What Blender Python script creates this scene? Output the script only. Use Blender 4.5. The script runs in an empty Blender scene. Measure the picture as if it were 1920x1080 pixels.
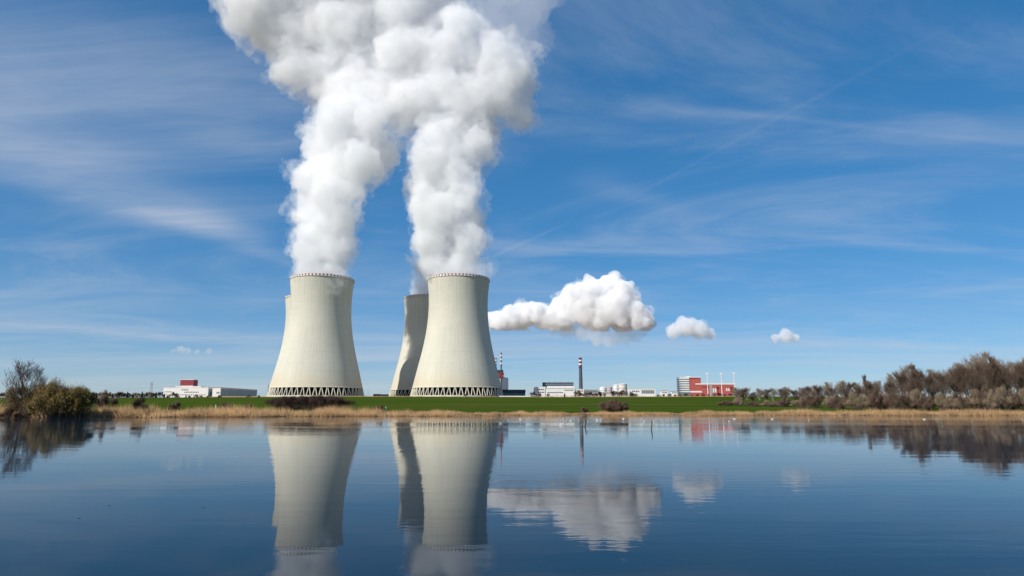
import bpy, bmesh, math, random, time
T0 = time.time()
import numpy as np
from mathutils import Vector, Matrix

random.seed(7)
RNG = np.random.default_rng(7)
SC = bpy.context.scene
COL = SC.collection
PI = math.pi

# ------------------------------------------------------------------ camera
F, CX, CY = 1260.0, 960.0, 540.0          # focal length and centre in pixels of a 1920 x 1080 frame
PITCH = math.radians(10.0)
EYE = Vector((0, 0, 2.0))
cam_d = bpy.data.cameras.new('camera')
cam_d.sensor_width = 36.0
cam_d.lens = F / 1920 * 36.0
cam_d.clip_start = 0.3
cam_d.clip_end = 60000
cam = bpy.data.objects.new('camera', cam_d)
cam.location = EYE
cam.rotation_euler = (math.radians(90) + PITCH, 0, 0)
COL.objects.link(cam)
SC.camera = cam

# ------------------------------------------------------------------ light
SUN_AZ = math.radians(48)                  # to the left of straight behind the camera
SUN_EL = math.radians(37)
TO_SUN = Vector((-math.sin(SUN_AZ) * math.cos(SUN_EL), -math.cos(SUN_AZ) * math.cos(SUN_EL), math.sin(SUN_EL)))
sun_d = bpy.data.lights.new('sun', 'SUN')
sun_d.energy = 5.0
sun_d.angle = math.radians(0.53)
sun_d.color = (1.0, 0.955, 0.88)
sun = bpy.data.objects.new('sun', sun_d)
sun.rotation_euler = TO_SUN.to_track_quat('Z', 'Y').to_euler()
sun.location = (-200, -100, 300)
COL.objects.link(sun)

SC.view_settings.view_transform = 'Standard'
SC.view_settings.look = 'None'
SC.view_settings.gamma = 1.0
SC.view_settings.exposure = 0.0
SC.view_settings.use_curve_mapping = False
SC.render.engine = 'CYCLES'
cy = SC.cycles
cy.max_bounces = 14
cy.diffuse_bounces = 3
cy.glossy_bounces = 4
cy.transmission_bounces = 4
cy.volume_bounces = 13
cy.transparent_max_bounces = 64
cy.caustics_reflective = False
cy.caustics_refractive = False
cy.use_denoising = True

SP, CP = math.sin(PITCH), math.cos(PITCH)
def ray(u, v):
    xc, yc = (u - CX) / F, (CY - v) / F
    return Vector((xc, CP - yc * SP, SP + yc * CP))
def at(u, v, Y):
    """the point of the place that stands Y metres out and is seen at (u, v)"""
    d = ray(u, v)
    return EYE + d * (Y / d.y)
def on_water(u, v):
    d = ray(u, v)
    return EYE + d * (-EYE.z / d.z)

# ------------------------------------------------------------------ node helpers
class NT:
    def __init__(s, tree):
        s.t = tree; s.n = tree.nodes; s.l = tree.links
    def new(s, kind, **kw):
        n = s.n.new(kind)
        for k, v in kw.items(): setattr(n, k, v)
        return n
    def put(s, sock, v):
        if hasattr(v, 'is_output') or isinstance(v, bpy.types.NodeSocket): s.l.new(v, sock)
        else: sock.default_value = v
    def m(s, op, a, b=None, c=None, clamp=False):
        n = s.new('ShaderNodeMath', operation=op, use_clamp=clamp)
        s.put(n.inputs[0], a)
        if b is not None: s.put(n.inputs[1], b)
        if c is not None: s.put(n.inputs[2], c)
        return n.outputs[0]
    def ramp(s, x, a, b, lo=0.0, hi=1.0, smooth=True):
        n = s.new('ShaderNodeMapRange', interpolation_type='SMOOTHSTEP' if smooth else 'LINEAR')
        s.put(n.inputs[0], x); s.put(n.inputs[1], a); s.put(n.inputs[2], b); s.put(n.inputs[3], lo); s.put(n.inputs[4], hi)
        return n.outputs[0]
    def mix(s, f, a, b, mode='MIX'):
        n = s.new('ShaderNodeMix', data_type='RGBA', blend_type=mode)
        s.put(n.inputs[0], f); s.put(n.inputs[6], a); s.put(n.inputs[7], b)
        return n.outputs[2]
    def noise(s, vec, scale, detail=4, rough=0.55, dist=0.0, dim='3D'):
        n = s.new('ShaderNodeTexNoise', noise_dimensions=dim)
        if vec is not None: s.l.new(vec, n.inputs['Vector'])
        n.inputs['Scale'].default_value = scale; n.inputs['Detail'].default_value = detail
        n.inputs['Roughness'].default_value = rough; n.inputs['Distortion'].default_value = dist
        return n.outputs['Fac']
    def mapping(s, vec, scale=(1, 1, 1), rot=(0, 0, 0), loc=(0, 0, 0)):
        n = s.new('ShaderNodeMapping')
        s.l.new(vec, n.inputs[0])
        n.inputs[1].default_value = loc; n.inputs[2].default_value = rot; n.inputs[3].default_value = scale
        return n.outputs[0]
    def comb(s, x, y, z=0.0):
        n = s.new('ShaderNodeCombineXYZ')
        s.put(n.inputs[0], x); s.put(n.inputs[1], y); s.put(n.inputs[2], z)
        return n.outputs[0]
    def cramp(s, x, stops):
        n = s.new('ShaderNodeValToRGB')
        s.put(n.inputs[0], x)
        e = n.color_ramp.elements
        while len(e) < len(stops): e.new(0.5)
        for el, (p, c) in zip(e, stops): el.position = p; el.color = (*c, 1)
        return n.outputs[0]

# ------------------------------------------------------------------ world: clear spring sky with thin high cirrus
W = bpy.data.worlds.new('World'); SC.world = W; W.use_nodes = True
w = NT(W.node_tree)
for n in list(w.n): w.n.remove(n)
sky = w.new('ShaderNodeTexSky', sky_type='NISHITA')
sky.sun_disc = False
sky.sun_elevation = SUN_EL
sky.sun_rotation = math.radians(180) + SUN_AZ
sky.altitude = 0
sky.air_density = 0.65
sky.dust_density = 0.6
sky.ozone_density = 5.0
hs = w.new('ShaderNodeHueSaturation')
hs.inputs['Saturation'].default_value = 1.66
hs.inputs['Value'].default_value = 2.46
gm = w.new('ShaderNodeGamma'); gm.inputs[1].default_value = 0.56
w.l.new(sky.outputs[0], gm.inputs[0]); w.l.new(gm.outputs[0], hs.inputs['Color'])
tc = w.new('ShaderNodeTexCoord')
sep = w.new('ShaderNodeSeparateXYZ'); w.l.new(tc.outputs['Generated'], sep.inputs[0])
LIFT = 0.06
zz = w.m('ADD', w.m('MAXIMUM', sep.outputs[2], 0.0), LIFT)
px = w.m('DIVIDE', sep.outputs[0], zz)
py = w.m('DIVIDE', sep.outputs[1], zz)
plane = w.comb(px, py)
def q(u, v):
    d = ray(u, v).normalized()
    return Vector((d.x / (d.z + LIFT), d.y / (d.z + LIFT)))
warp = w.noise(w.mapping(plane, (0.8, 0.8, 1)), 1.0, 3)
fine = w.noise(w.mapping(plane, (0.9, 2.0, 1), (0, 0, math.radians(-26))), 1.5, 8, 0.66, 0.9)
def streak(p0, p1, w0, w1, a, wob=0.0, grain=0.6):
    A, B = q(*p0), q(*p1)
    d = (B - A); L = d.length; d /= L
    dx, dy = w.m('SUBTRACT', px, A.x), w.m('SUBTRACT', py, A.y)
    t = w.m('DIVIDE', w.m('ADD', w.m('MULTIPLY', dx, d.x), w.m('MULTIPLY', dy, d.y)), L)
    s = w.m('ADD', w.m('MULTIPLY', dx, -d.y), w.m('MULTIPLY', dy, d.x))
    if wob: s = w.m('ADD', s, w.m('MULTIPLY', w.m('SUBTRACT', warp, 0.5), wob))
    wd = w.m('MAXIMUM', w.m('MULTIPLY_ADD', t, w1 - w0, w0), min(w0, w1) * 0.6)
    g = w.m('POWER', 2.718, w.m('MULTIPLY', w.m('POWER', w.m('ABSOLUTE', w.m('DIVIDE', s, wd)), 2.0), -1.0))
    e = w.m('MULTIPLY', w.ramp(t, -0.15, 0.15), w.ramp(t, 0.75, 1.15, 1.0, 0.0))
    k = w.m('MULTIPLY', w.m('MULTIPLY', g, e), a)
    return w.m('MULTIPLY', k, w.m('MULTIPLY_ADD', w.ramp(fine, 0.3, 0.7), grain, 1.0 - grain))
veil = w.noise(w.mapping(plane, (0.45, 0.9, 1), (0, 0, math.radians(-28)), (3.1, 0.4, 0)), 1.0, 8, 0.62, 1.2)
veil = w.m('MULTIPLY', w.ramp(veil, 0.38, 0.76), 0.29)
band = w.noise(w.mapping(plane, (0.10, 0.55, 1), (0, 0, math.radians(4)), (1.3, 7.7, 0)), 1.0, 6, 0.55, 0.4)
band = w.m('MULTIPLY', w.m('MULTIPLY', w.ramp(band, 0.42, 0.66), w.ramp(sep.outputs[2], 0.20, 0.07)), 0.27)
alpha = w.m('ADD', veil, band)
for args in [((-160, 160), (430, 455), 0.38, 0.16, 0.40, 0.8, 0.45), ((100, 350), (580, 505), 0.16, 0.07, 0.22, 0.6, 0.6),
             ((-60, 60), (560, 250), 0.30, 0.2, 0.22, 0.8, 0.4), ((-60, 600), (500, 640), 0.5, 0.4, 0.28, 0.8),
             ((925, 480), (1055, 422), 0.016, 0.010, 0.12, 0.02, 0.5), ((1180, 372), (1760, 60), 0.009, 0.012, 0.055, 0.05, 0.8),
             ((1180, 200), (1500, 222), 0.05, 0.02, 0.15, 0.15), ((1480, 222), (1960, 272), 0.022, 0.014, 0.09, 0.08, 0.6),
             ((1100, 330), (1330, 420), 0.10, 0.08, 0.14, 0.3)]:
    alpha = w.m('ADD', alpha, streak(*args))
alpha = w.m('MINIMUM', alpha, 0.62)
cirrus = w.mix(alpha, hs.outputs[0], (5.6, 6.1, 7.0, 1))
bg = w.new('ShaderNodeBackground'); w.l.new(cirrus, bg.inputs[0]); bg.inputs[1].default_value = 0.10
W.cycles.sampling_method = 'MANUAL'; W.cycles.sample_map_resolution = 512
wo = w.new('ShaderNodeOutputWorld'); w.l.new(bg.outputs[0], wo.inputs[0])

# ------------------------------------------------------------------ materials
MATS = {}
def mat(name, col, rough=0.8, var=0.15, scale=1.0, bump=0.0, metal=0.0, spec=0.3, island=None, stretch=(1, 1, 1), imix=0.8):
    if name in MATS: return MATS[name]
    M = bpy.data.materials.new(name); M.use_nodes = True
    t = NT(M.node_tree); b = t.n['Principled BSDF']
    b.inputs['Roughness'].default_value = rough; b.inputs['Metallic'].default_value = metal
    b.inputs['Specular IOR Level'].default_value = spec
    tcn = t.new('ShaderNodeTexCoord')
    nz = t.noise(t.mapping(tcn.outputs['Object'], stretch), scale, 6, 0.6)
    lo = tuple(c * (1 - var) for c in col); hi = tuple(min(1, c * (1 + var)) for c in col)
    c = t.cramp(nz, [(0.3, lo), (0.7, hi)])
    if island:
        g = t.new('ShaderNodeNewGeometry')
        c2 = t.cramp(g.outputs['Random Per Island'], [(i / max(1, len(island) - 1), k) for i, k in enumerate(island)])
        c = t.mix(imix, c, c2)
    t.l.new(c, b.inputs['Base Color'])
    if bump:
        bn = t.new('ShaderNodeBump'); bn.inputs['Strength'].default_value = bump; bn.inputs['Distance'].default_value = 0.3
        t.l.new(nz, bn.inputs['Height']); t.l.new(bn.outputs[0], b.inputs['Normal'])
    MATS[name] = M
    return M

def tower_material():
    M = bpy.data.materials.new('tower_concrete'); M.use_nodes = True
    t = NT(M.node_tree); b = t.n['Principled BSDF']
    b.inputs['Roughness'].default_value = 0.85; b.inputs['Specular IOR Level'].default_value = 0.2
    uv = t.new('ShaderNodeUVMap').outputs[0]                       # u: 0..1 around, v: metres / 400
    tcn = t.new('ShaderNodeTexCoord')
    sp = t.new('ShaderNodeSeparateXYZ'); t.l.new(tcn.outputs['Object'], sp.inputs[0])
    panel = t.new('ShaderNodeTexBrick')
    t.l.new(t.mapping(uv, (400, 400, 1)), panel.inputs['Vector'])
    panel.offset = 0.0; panel.inputs['Scale'].default_value = 1.0
    panel.inputs['Brick Width'].default_value = 2.8; panel.inputs['Row Height'].default_value = 2.2
    panel.inputs['Mortar Size'].default_value = 0.10; panel.inputs['Mortar Smooth'].default_value = 0.3
    panel.inputs['Color1'].default_value = (0.95, 0.95, 0.95, 1); panel.inputs['Color2'].default_value = (1, 1, 1, 1)
    panel.inputs['Mortar'].default_value = (0.72, 0.72, 0.72, 1)
    run = t.noise(t.mapping(uv, (230, 4, 1)), 1.0, 5, 0.65)         # rain streaks
    lift = t.noise(t.mapping(uv, (3, 180, 1)), 1.0, 3, 0.5)        # casting lifts
    blot = t.noise(tcn.outputs['Object'], 0.02, 6, 0.6)
    base = t.cramp(blot, [(0.3, (0.565, 0.54, 0.445)), (0.7, (0.64, 0.615, 0.51))])
    base = t.mix(0.8, base, panel.outputs[0], 'MULTIPLY')
    base = t.mix(t.m('MULTIPLY', t.ramp(run, 0.42, 0.72), 0.36), base, (0.36, 0.35, 0.30, 1))
    base = t.mix(t.m('MULTIPLY', t.ramp(lift, 0.46, 0.72), 0.24), base, (0.45, 0.44, 0.39, 1))
    drip = t.m('MULTIPLY', t.m('MULTIPLY', t.ramp(t.noise(t.mapping(uv, (120, 2.5, 1), (0, 0, 0), (7, 3, 0)), 1.0, 4, 0.6), 0.48, 0.70), t.ramp(sp.outputs[2], 95.0, 166.0)), 0.5)    # soot and water marks running down from the rim
    base = t.mix(drip, base, (0.27, 0.27, 0.24, 1))
    low = t.m('MULTIPLY', t.ramp(t.m('ADD', sp.outputs[2], t.m('MULTIPLY', blot, 40.0)), 62.0, 26.0), 0.5)   # rusty run-off above the legs
    base = t.mix(low, base, (0.56, 0.46, 0.30, 1))
    t.l.new(base, b.inputs['Base Color'])
    bn = t.new('ShaderNodeBump'); bn.inputs['Strength'].default_value = 0.5; bn.inputs['Distance'].default_value = 0.2
    t.l.new(panel.outputs[0], bn.inputs['Height']); t.l.new(bn.outputs[0], b.inputs['Normal'])
    return M

def water_material():
    M = bpy.data.materials.new('pond_water'); M.use_nodes = True
    t = NT(M.node_tree); b = t.n['Principled BSDF']
    b.inputs['Base Color'].default_value = (0.007, 0.024, 0.044, 1)
    b.inputs['Roughness'].default_value = 0.02
    b.inputs['IOR'].default_value = 1.125
    b.inputs['Specular IOR Level'].default_value = 0.5
    tcn = t.new('ShaderNodeTexCoord'); o = tcn.outputs['Object']
    a = t.noise(t.mapping(o, (0.55, 1.9, 1), (0, 0, 0.06)), 1.0, 3, 0.5)
    c = t.noise(t.mapping(o, (2.2, 6.5, 1), (0, 0, -0.08)), 1.0, 2, 0.5)
    patch = t.ramp(t.noise(t.mapping(o, (0.02, 0.07, 1)), 1.0, 3, 0.5), 0.40, 0.62, 0.25, 1.25)
    spo = t.new('ShaderNodeSeparateXYZ'); t.l.new(o, spo.inputs[0])
    breeze = t.ramp(spo.outputs[1], 30.0, 115.0, 1.0, 4.0)          # the middle of the pond lies sheltered, the far half catches the breeze
    h = t.m('MULTIPLY', t.m('MULTIPLY', t.m('ADD', t.m('MULTIPLY', a, 0.0036), t.m('MULTIPLY', c, 0.0011)), patch), breeze)
    swell = t.m('MULTIPLY', t.noise(t.mapping(o, (0.12, 0.45, 1)), 1.0, 2, 0.5), 0.006)
    bn = t.new('ShaderNodeBump'); bn.inputs['Strength'].default_value = 1.0; bn.inputs['Distance'].default_value = 1.0
    t.l.new(t.m('ADD', h, swell), bn.inputs['Height']); t.l.new(bn.outputs[0], b.inputs['Normal'])
    return M

def steam_material(name, density, col=(1.0, 1.0, 1.0), aniso=-0.15, torn=0.0):
    M = bpy.data.materials.new(name); M.use_nodes = True
    t = NT(M.node_tree)
    for n in list(t.n): t.n.remove(n)
    v = t.new('ShaderNodeVolumeScatter')
    v.inputs['Color'].default_value = (*col, 1); v.inputs['Density'].default_value = density
    v.inputs['Anisotropy'].default_value = aniso
    o = t.new('ShaderNodeOutputMaterial'); t.l.new(v.outputs[0], o.inputs['Volume'])
    if torn:                                                         # shreds and see-through gaps of the given size
        tcn = t.new('ShaderNodeTexCoord')
        nz = t.noise(tcn.outputs['Object'], 1.0 / torn, 5, 0.62, 0.8)
        t.l.new(t.m('MULTIPLY', t.ramp(nz, 0.40, 0.66), density * 2.4), v.inputs['Density'])
        M.cycles.volume_step_rate = 0.5
    else: M.cycles.homogeneous_volume = True
    return M

# ------------------------------------------------------------------ object helpers
def tag(o, label=None, cat=None, group=None, kind=None):
    if label: o['label'] = label
    if cat: o['category'] = cat
    if group: o['group'] = group
    if kind: o['kind'] = kind
    return o
def link(name, me, m=None, parent=None, loc=None, rotz=0):
    o = bpy.data.objects.new(name, me); COL.objects.link(o)
    if m is not None and me is not None and len(me.materials) == 0: me.materials.append(m)
    if parent is not None: o.parent = parent
    if loc is not None: o.location = loc
    o.rotation_euler.z = rotz
    return o
def empty(name, loc, rotz=0, **kw):
    o = bpy.data.objects.new(name, None); COL.objects.link(o)
    o.location = loc; o.rotation_euler.z = rotz; o.empty_display_size = 0.5
    return tag(o, **kw)
def mesh_np(name, V, Fc, smooth=False):
    """V (n,3) array, Fc (m,k) array of equal sized faces"""
    V = np.asarray(V, np.float32); Fc = np.asarray(Fc, np.int32)
    me = bpy.data.meshes.new(name)
    me.vertices.add(len(V)); me.vertices.foreach_set('co', V.ravel())
    k = Fc.shape[1]
    me.loops.add(Fc.size); me.loops.foreach_set('vertex_index', Fc.ravel())
    me.polygons.add(len(Fc)); me.polygons.foreach_set('loop_start', np.arange(len(Fc), dtype=np.int32) * k)
    if smooth: me.polygons.foreach_set('use_smooth', np.ones(len(Fc), bool))
    me.update(calc_edges=True)
    return me
class MB:
    def __init__(s): s.v = []; s.f = []
    def box(s, x0, x1, y0, y1, z0, z1):
        n = len(s.v)
        s.v += [(x0, y0, z0), (x1, y0, z0), (x1, y1, z0), (x0, y1, z0), (x0, y0, z1), (x1, y0, z1), (x1, y1, z1), (x0, y1, z1)]
        s.f += [tuple(n + i for i in f) for f in ((0, 3, 2, 1), (4, 5, 6, 7), (0, 1, 5, 4), (1, 2, 6, 5), (2, 3, 7, 6), (3, 0, 4, 7))]
        return s
    def bar(s, a, b, ra, rb=None, k=4):
        rb = ra if rb is None else rb
        a, b = Vector(a), Vector(b); d = (b - a).normalized()
        x = d.cross(Vector((0, 0, 1)))
        x = Vector((1, 0, 0)) if x.length < 1e-3 else x.normalized()
        y = d.cross(x); n = len(s.v)
        for p, r in ((a, ra), (b, rb)):
            for i in range(k):
                t = 2 * PI * (i + 0.5) / k
                s.v.append(tuple(p + x * math.cos(t) * r + y * math.sin(t) * r))
        for i in range(k): j = (i + 1) % k; s.f.append((n + i, n + j, n + k + j, n + k + i))
        s.f.append(tuple(n + i for i in reversed(range(k)))); s.f.append(tuple(n + k + i for i in range(k)))
        return s
    def lathe(s, prof, k=24, cx=0, cy=0):
        n = len(s.v)
        for r, z in prof:
            for i in range(k):
                t = 2 * PI * i / k; s.v.append((cx + r * math.cos(t), cy + r * math.sin(t), z))
        for j in range(len(prof) - 1):
            for i in range(k):
                i2 = (i + 1) % k
                s.f.append((n + j * k + i, n + j * k + i2, n + (j + 1) * k + i2, n + (j + 1) * k + i))
        return s
    def mesh(s, name, smooth=False):
        me = bpy.data.meshes.new(name); me.from_pydata(s.v, [], s.f); me.update()
        if smooth: me.polygons.foreach_set('use_smooth', [True] * len(me.polygons))
        return me
    def build(s, name, m, parent=None, loc=None, smooth=False):
        return link(name, s.mesh(name, smooth), m, parent, loc)
def copy_tree(o, parent=None):
    c = o.copy(); COL.objects.link(c)
    if parent is not None: c.parent = parent
    for ch in o.children: copy_tree(ch, c)
    return c
ORD = ['first', 'second', 'third', 'fourth', 'fifth', 'sixth', 'seventh', 'eighth', 'ninth', 'tenth', 'eleventh', 'twelfth', 'thirteenth',
       'fourteenth', 'fifteenth', 'sixteenth', 'seventeenth', 'eighteenth', 'nineteenth', 'twentieth', 'twenty-first', 'twenty-second',
       'twenty-third', 'twenty-fourth', 'twenty-fifth', 'twenty-sixth', 'twenty-seventh', 'twenty-eighth', 'twenty-ninth', 'thirtieth',
       'thirty-first', 'thirty-second', 'thirty-third', 'thirty-fourth', 'thirty-fifth', 'thirty-sixth', 'thirty-seventh', 'thirty-eighth', 'thirty-ninth', 'fortieth', 'forty-first', 'forty-second', 'forty-third', 'forty-fourth', 'forty-fifth', 'forty-sixth', 'forty-seventh', 'forty-eighth', 'forty-ninth', 'fiftieth']

# ------------------------------------------------------------------ terrain
SX = np.array([-4000, -300, -100, -80, -60, -30, 0, 25, 60, 100, 140, 300, 4000.])
SY = np.array([118, 118, 121, 124, 131, 139, 147, 150, 151, 150, 147, 140, 140.])
def shore(x):
    x = np.asarray(x, float)
    return np.interp(x, SX, SY) + 1.1 * np.sin(x * 0.13) + 0.7 * np.sin(x * 0.41 + 1.0) + 0.4 * np.sin(x * 1.07)
TOWER_Y = 964.0
def ground_z(x, y):
    x = np.asarray(x, float); y = np.asarray(y, float)
    s = shore(x); d = y - s
    side = np.interp(x, [-700, -350, 250, 600], [0.86, 0.93, 1.0, 0.97])
    far = np.interp(d, [0, 2.5, 10, 25, 815, 900, 2500, 9000], [0.0, 0.32, 0.50, 0.85, 15.9, 16.6, 17.5, 20.0])
    far = np.where(d > 25, 0.85 + (far - 0.85) * side, far)
    far = far + np.where(d > 25, 0.25 * np.sin(x * 0.011 + y * 0.004) * np.clip((d - 25) / 100, 0, 1), 0)
    pond = np.maximum(d * 0.25, -1.5)
    near = np.interp(y, [-60, -6, 2.5, 5.5], [1.2, 0.5, 0.25, -1.5])
    near = np.where(y < 5.5, near, -1.5)
    edge = np.interp(np.abs(x), [330, 360, 800], [-1.5, 0.5, 2.0])
    z = np.where(d > 0, far, np.maximum(np.maximum(pond, near), edge))
    return z
def gz(x, y): return float(ground_z(x, y))
def axis(*segs):
    a = []
    for lo, hi, st in segs: a += list(np.arange(lo, hi, st))
    return np.array(a + [segs[-1][1]])
def sheet(name, xs, ys, zf, off=0.0, smooth=True):
    X, Y = np.meshgrid(xs, ys); Z = zf(X, Y) + off
    V = np.stack([X, Y, Z], -1).reshape(-1, 3)
    nx, ny = len(xs), len(ys)
    i = (np.arange(ny - 1)[:, None] * nx + np.arange(nx - 1)[None]).ravel()
    return mesh_np(name, V, np.stack([i, i + 1, i + nx + 1, i + nx], -1), smooth)
xs = axis((-9000, -1000, 800), (-1000, -160, 40), (-160, 160, 1.6), (160, 1000, 40), (1000, 9000, 800))
ys = axis((-600, -20, 60), (-20, 10, 2), (10, 100, 15), (100, 175, 1.0), (175, 1000, 25), (1000, 3000, 250), (3000, 15000, 2000))
dry = mat('dry_grass_ground', (0.20, 0.135, 0.07), 0.95, 0.45, 0.35, 0.6)
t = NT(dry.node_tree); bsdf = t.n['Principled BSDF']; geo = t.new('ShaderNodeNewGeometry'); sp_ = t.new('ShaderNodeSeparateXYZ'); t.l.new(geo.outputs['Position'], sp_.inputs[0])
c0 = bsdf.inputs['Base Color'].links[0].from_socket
t.l.new(t.mix(t.ramp(sp_.outputs[2], 0.7, 0.3), c0, (0.040, 0.026, 0.015, 1)), bsdf.inputs['Base Color'])      # wet soil darkened near the waterline to paint in shade between the reeds
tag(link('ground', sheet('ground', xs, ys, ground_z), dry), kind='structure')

xs2 = axis((-1200, -200, 40), (-200, 200, 5), (200, 600, 40))
FX, FK = xs2, np.linspace(0, 1, 70) ** 1.6
sx = shore(FX)
wob = np.interp(FX, [-1200, -60, -20, 60, 200, 600], [14, 13, 12, 9, 12, 12]) + 1.5 * np.sin(FX * 0.21)
FY = (sx + wob)[None] + FK[:, None] * (872 + 6 * np.sin(FX * 0.02) - sx - wob)[None]
FXX = np.broadcast_to(FX, FY.shape)
Vf = np.stack([FXX, FY, ground_z(FXX, FY) + 0.12], -1).reshape(-1, 3)
ii = (np.arange(len(FK) - 1)[:, None] * len(FX) + np.arange(len(FX) - 1)[None]).ravel()
Mf = bpy.data.materials.new('young_crop'); Mf.use_nodes = True
t = NT(Mf.node_tree); b = t.n['Principled BSDF']; b.inputs['Roughness'].default_value = 0.9; b.inputs['Specular IOR Level'].default_value = 0.0
tcn = t.new('ShaderNodeTexCoord')
n1 = t.noise(t.mapping(tcn.outputs['Object'], (0.01, 0.03, 1)), 1.0, 6, 0.6)
n2 = t.noise(tcn.outputs['Object'], 0.9, 4, 0.6)
n3 = t.noise(t.mapping(tcn.outputs['Object'], (0.02, 0.35, 1), (0, 0, 0.03)), 1.0, 3, 0.5)      # drill rows and tramlines
c = t.cramp(n1, [(0.3, (0.030, 0.066, 0.005)), (0.7, (0.048, 0.086, 0.009))])
c = t.mix(t.m('MULTIPLY', t.ramp(n3, 0.55, 0.75), 0.25), c, (0.075, 0.10, 0.02, 1))
c = t.mix(t.m('MULTIPLY', t.ramp(n2, 0.55, 0.75), 0.3), c, (0.035, 0.07, 0.012, 1))
n4 = t.noise(t.mapping(tcn.outputs['Object'], (0.006, 0.012, 1), (0, 0, 0.2), (4, 2, 0)), 1.0, 7, 0.65)
c = t.mix(t.m('MULTIPLY', t.ramp(n4, 0.48, 0.66), 0.55), c, (0.088, 0.085, 0.024, 1))
wv = t.new('ShaderNodeTexWave', wave_type='BANDS', bands_direction='Y'); wv.inputs['Scale'].default_value = 0.011; wv.inputs['Distortion'].default_value = 1.2; wv.inputs['Detail'].default_value = 1.0; wv.inputs['Detail Scale'].default_value = 0.05
t.l.new(t.mapping(tcn.outputs['Object'], (1, 1, 1), (0, 0, 0.12)), wv.inputs['Vector'])
c = t.mix(t.m('MULTIPLY', t.ramp(wv.outputs[1], 0.93, 0.99), 0.5), c, (0.13, 0.10, 0.045, 1))          # wheel tracks left in the crop
t.l.new(c, b.inputs['Base Color'])
tag(link('green_field', mesh_np('green_field', Vf, np.stack([ii, ii + 1, ii + len(FX) + 1, ii + len(FX)], -1), True), Mf), kind='structure')

wx = axis((-340, 340, 40)); wy = axis((-10, 160, 17))
tag(link('pond_water', sheet('pond_water', wx, wy, lambda X, Y: X * 0), water_material()), kind='structure')

# ------------------------------------------------------------------ cooling towers
PT = [0.0, 0.068, 0.19, 0.383, 0.52, 0.646, 0.76, 0.874, 1.0]
PR = [65.7, 63.2, 58.4, 50.6, 46.2, 43.6, 42.6, 43.0, 45.0]
def smooth_interp(t, X, Y):                                       # Catmull-Rom
    k = min(max(np.searchsorted(X, t) - 1, 0), len(X) - 2)
    h = X[k + 1] - X[k]; s = (t - X[k]) / h
    def sl(i): return (Y[min(i + 1, len(X) - 1)] - Y[max(i - 1, 0)]) / (X[min(i + 1, len(X) - 1)] - X[max(i - 1, 0)])
    a, b_ = sl(k) * h, sl(k + 1) * h
    return (2*s**3 - 3*s**2 + 1)*Y[k] + (s**3 - 2*s**2 + s)*a + (-2*s**3 + 3*s**2)*Y[k+1] + (s**3 - s**2)*b_
TH = 166.0
LEG_TOP = 0.068 * TH
conc = tower_material()
leg_m = mat('leg_concrete', (0.60, 0.57, 0.46), 0.85, 0.12, 0.5)
dark_m = mat('tower_fill_shade', (0.012, 0.012, 0.012), 0.95, 0.3, 0.3)  # near-black colour paints the shade inside the tower, behind the legs
rim_red = mat('rim_red', (0.20, 0.022, 0.022), 0.7, 0.2, 0.5)
rim_white = mat('rim_white', (0.80, 0.78, 0.74), 0.7, 0.1, 0.5)
def shell_mesh():
    K, R = 192, 72
    prof = []
    for j in range(R + 1):
        z = LEG_TOP + (TH - LEG_TOP) * j / R; prof.append((smooth_interp(z / TH, PT, PR), z))
    for j in range(R, -1, -1):
        r, z = prof[j]; th = 0.45 + 0.7 * max(0, 1 - (z - LEG_TOP) / 20); prof.append((r - th, z))
    prof.append(prof[0])
    n = len(prof); V = np.zeros((n, K, 3))
    an = np.arange(K) / K * 2 * PI
    for j, (r, z) in enumerate(prof): V[j, :, 0] = r * np.cos(an); V[j, :, 1] = r * np.sin(an); V[j, :, 2] = z
    jj, kk = np.meshgrid(np.arange(n - 1), np.arange(K), indexing='ij'); k2 = (kk + 1) % K
    Fc = np.stack([jj * K + kk, jj * K + k2, (jj + 1) * K + k2, (jj + 1) * K + kk], -1).reshape(-1, 4)
    me = mesh_np('shell', V.reshape(-1, 3), Fc, True)
    uvl = me.uv_layers.new(name='UVMap')
    zc = np.array([p[1] for p in prof]) / 400
    u0 = kk.ravel() / K; u1 = (kk.ravel() + 1) / K
    UV = np.stack([np.stack([u0, zc[jj.ravel()]], -1), np.stack([u1, zc[jj.ravel()]], -1), np.stack([u1, zc[jj.ravel() + 1]], -1), np.stack([u0, zc[jj.ravel() + 1]], -1)], 1)
    uvl.data.foreach_set('uv', UV.astype(np.float32).ravel())
    return me
SHELL = shell_mesh()
NLEG = 50
rt, rb_ = PR[1] - 0.5, PR[0]
def leg_mesh(sg):
    pitch = 2 * PI / NLEG
    b = MB(); ft, fb = sg * pitch * 0.055, sg * pitch * 0.36
    b.bar((rb_ * math.cos(fb), rb_ * math.sin(fb), -1.2), (rt * math.cos(ft), rt * math.sin(ft), LEG_TOP + 0.2), 0.68, 0.60, 6)
    return b.mesh('leg')
LEGS = [leg_mesh(1), leg_mesh(-1)]
for me in LEGS: me.materials.append(leg_m)
NPAN = 56
def panel_mesh(m):
    b = MB(); r = PR[-1] + 0.25; hw = 2 * PI / NPAN / 4 * 0.96
    n = len(b.v)
    for rr in (r - 0.22, r):
        for a in (-hw, hw):
            for z in (TH + 0.25, TH + 2.7): b.v.append((rr * math.cos(a), rr * math.sin(a), z))
    b.f = [(0, 1, 3, 2), (4, 6, 7, 5), (0, 4, 5, 1), (2, 3, 7, 6), (1, 5, 7, 3), (0, 2, 6, 4)]
    me = b.mesh('warning_panel'); me.materials.append(m); return me
PANELS = [panel_mesh(rim_red), panel_mesh(rim_white)]
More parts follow.
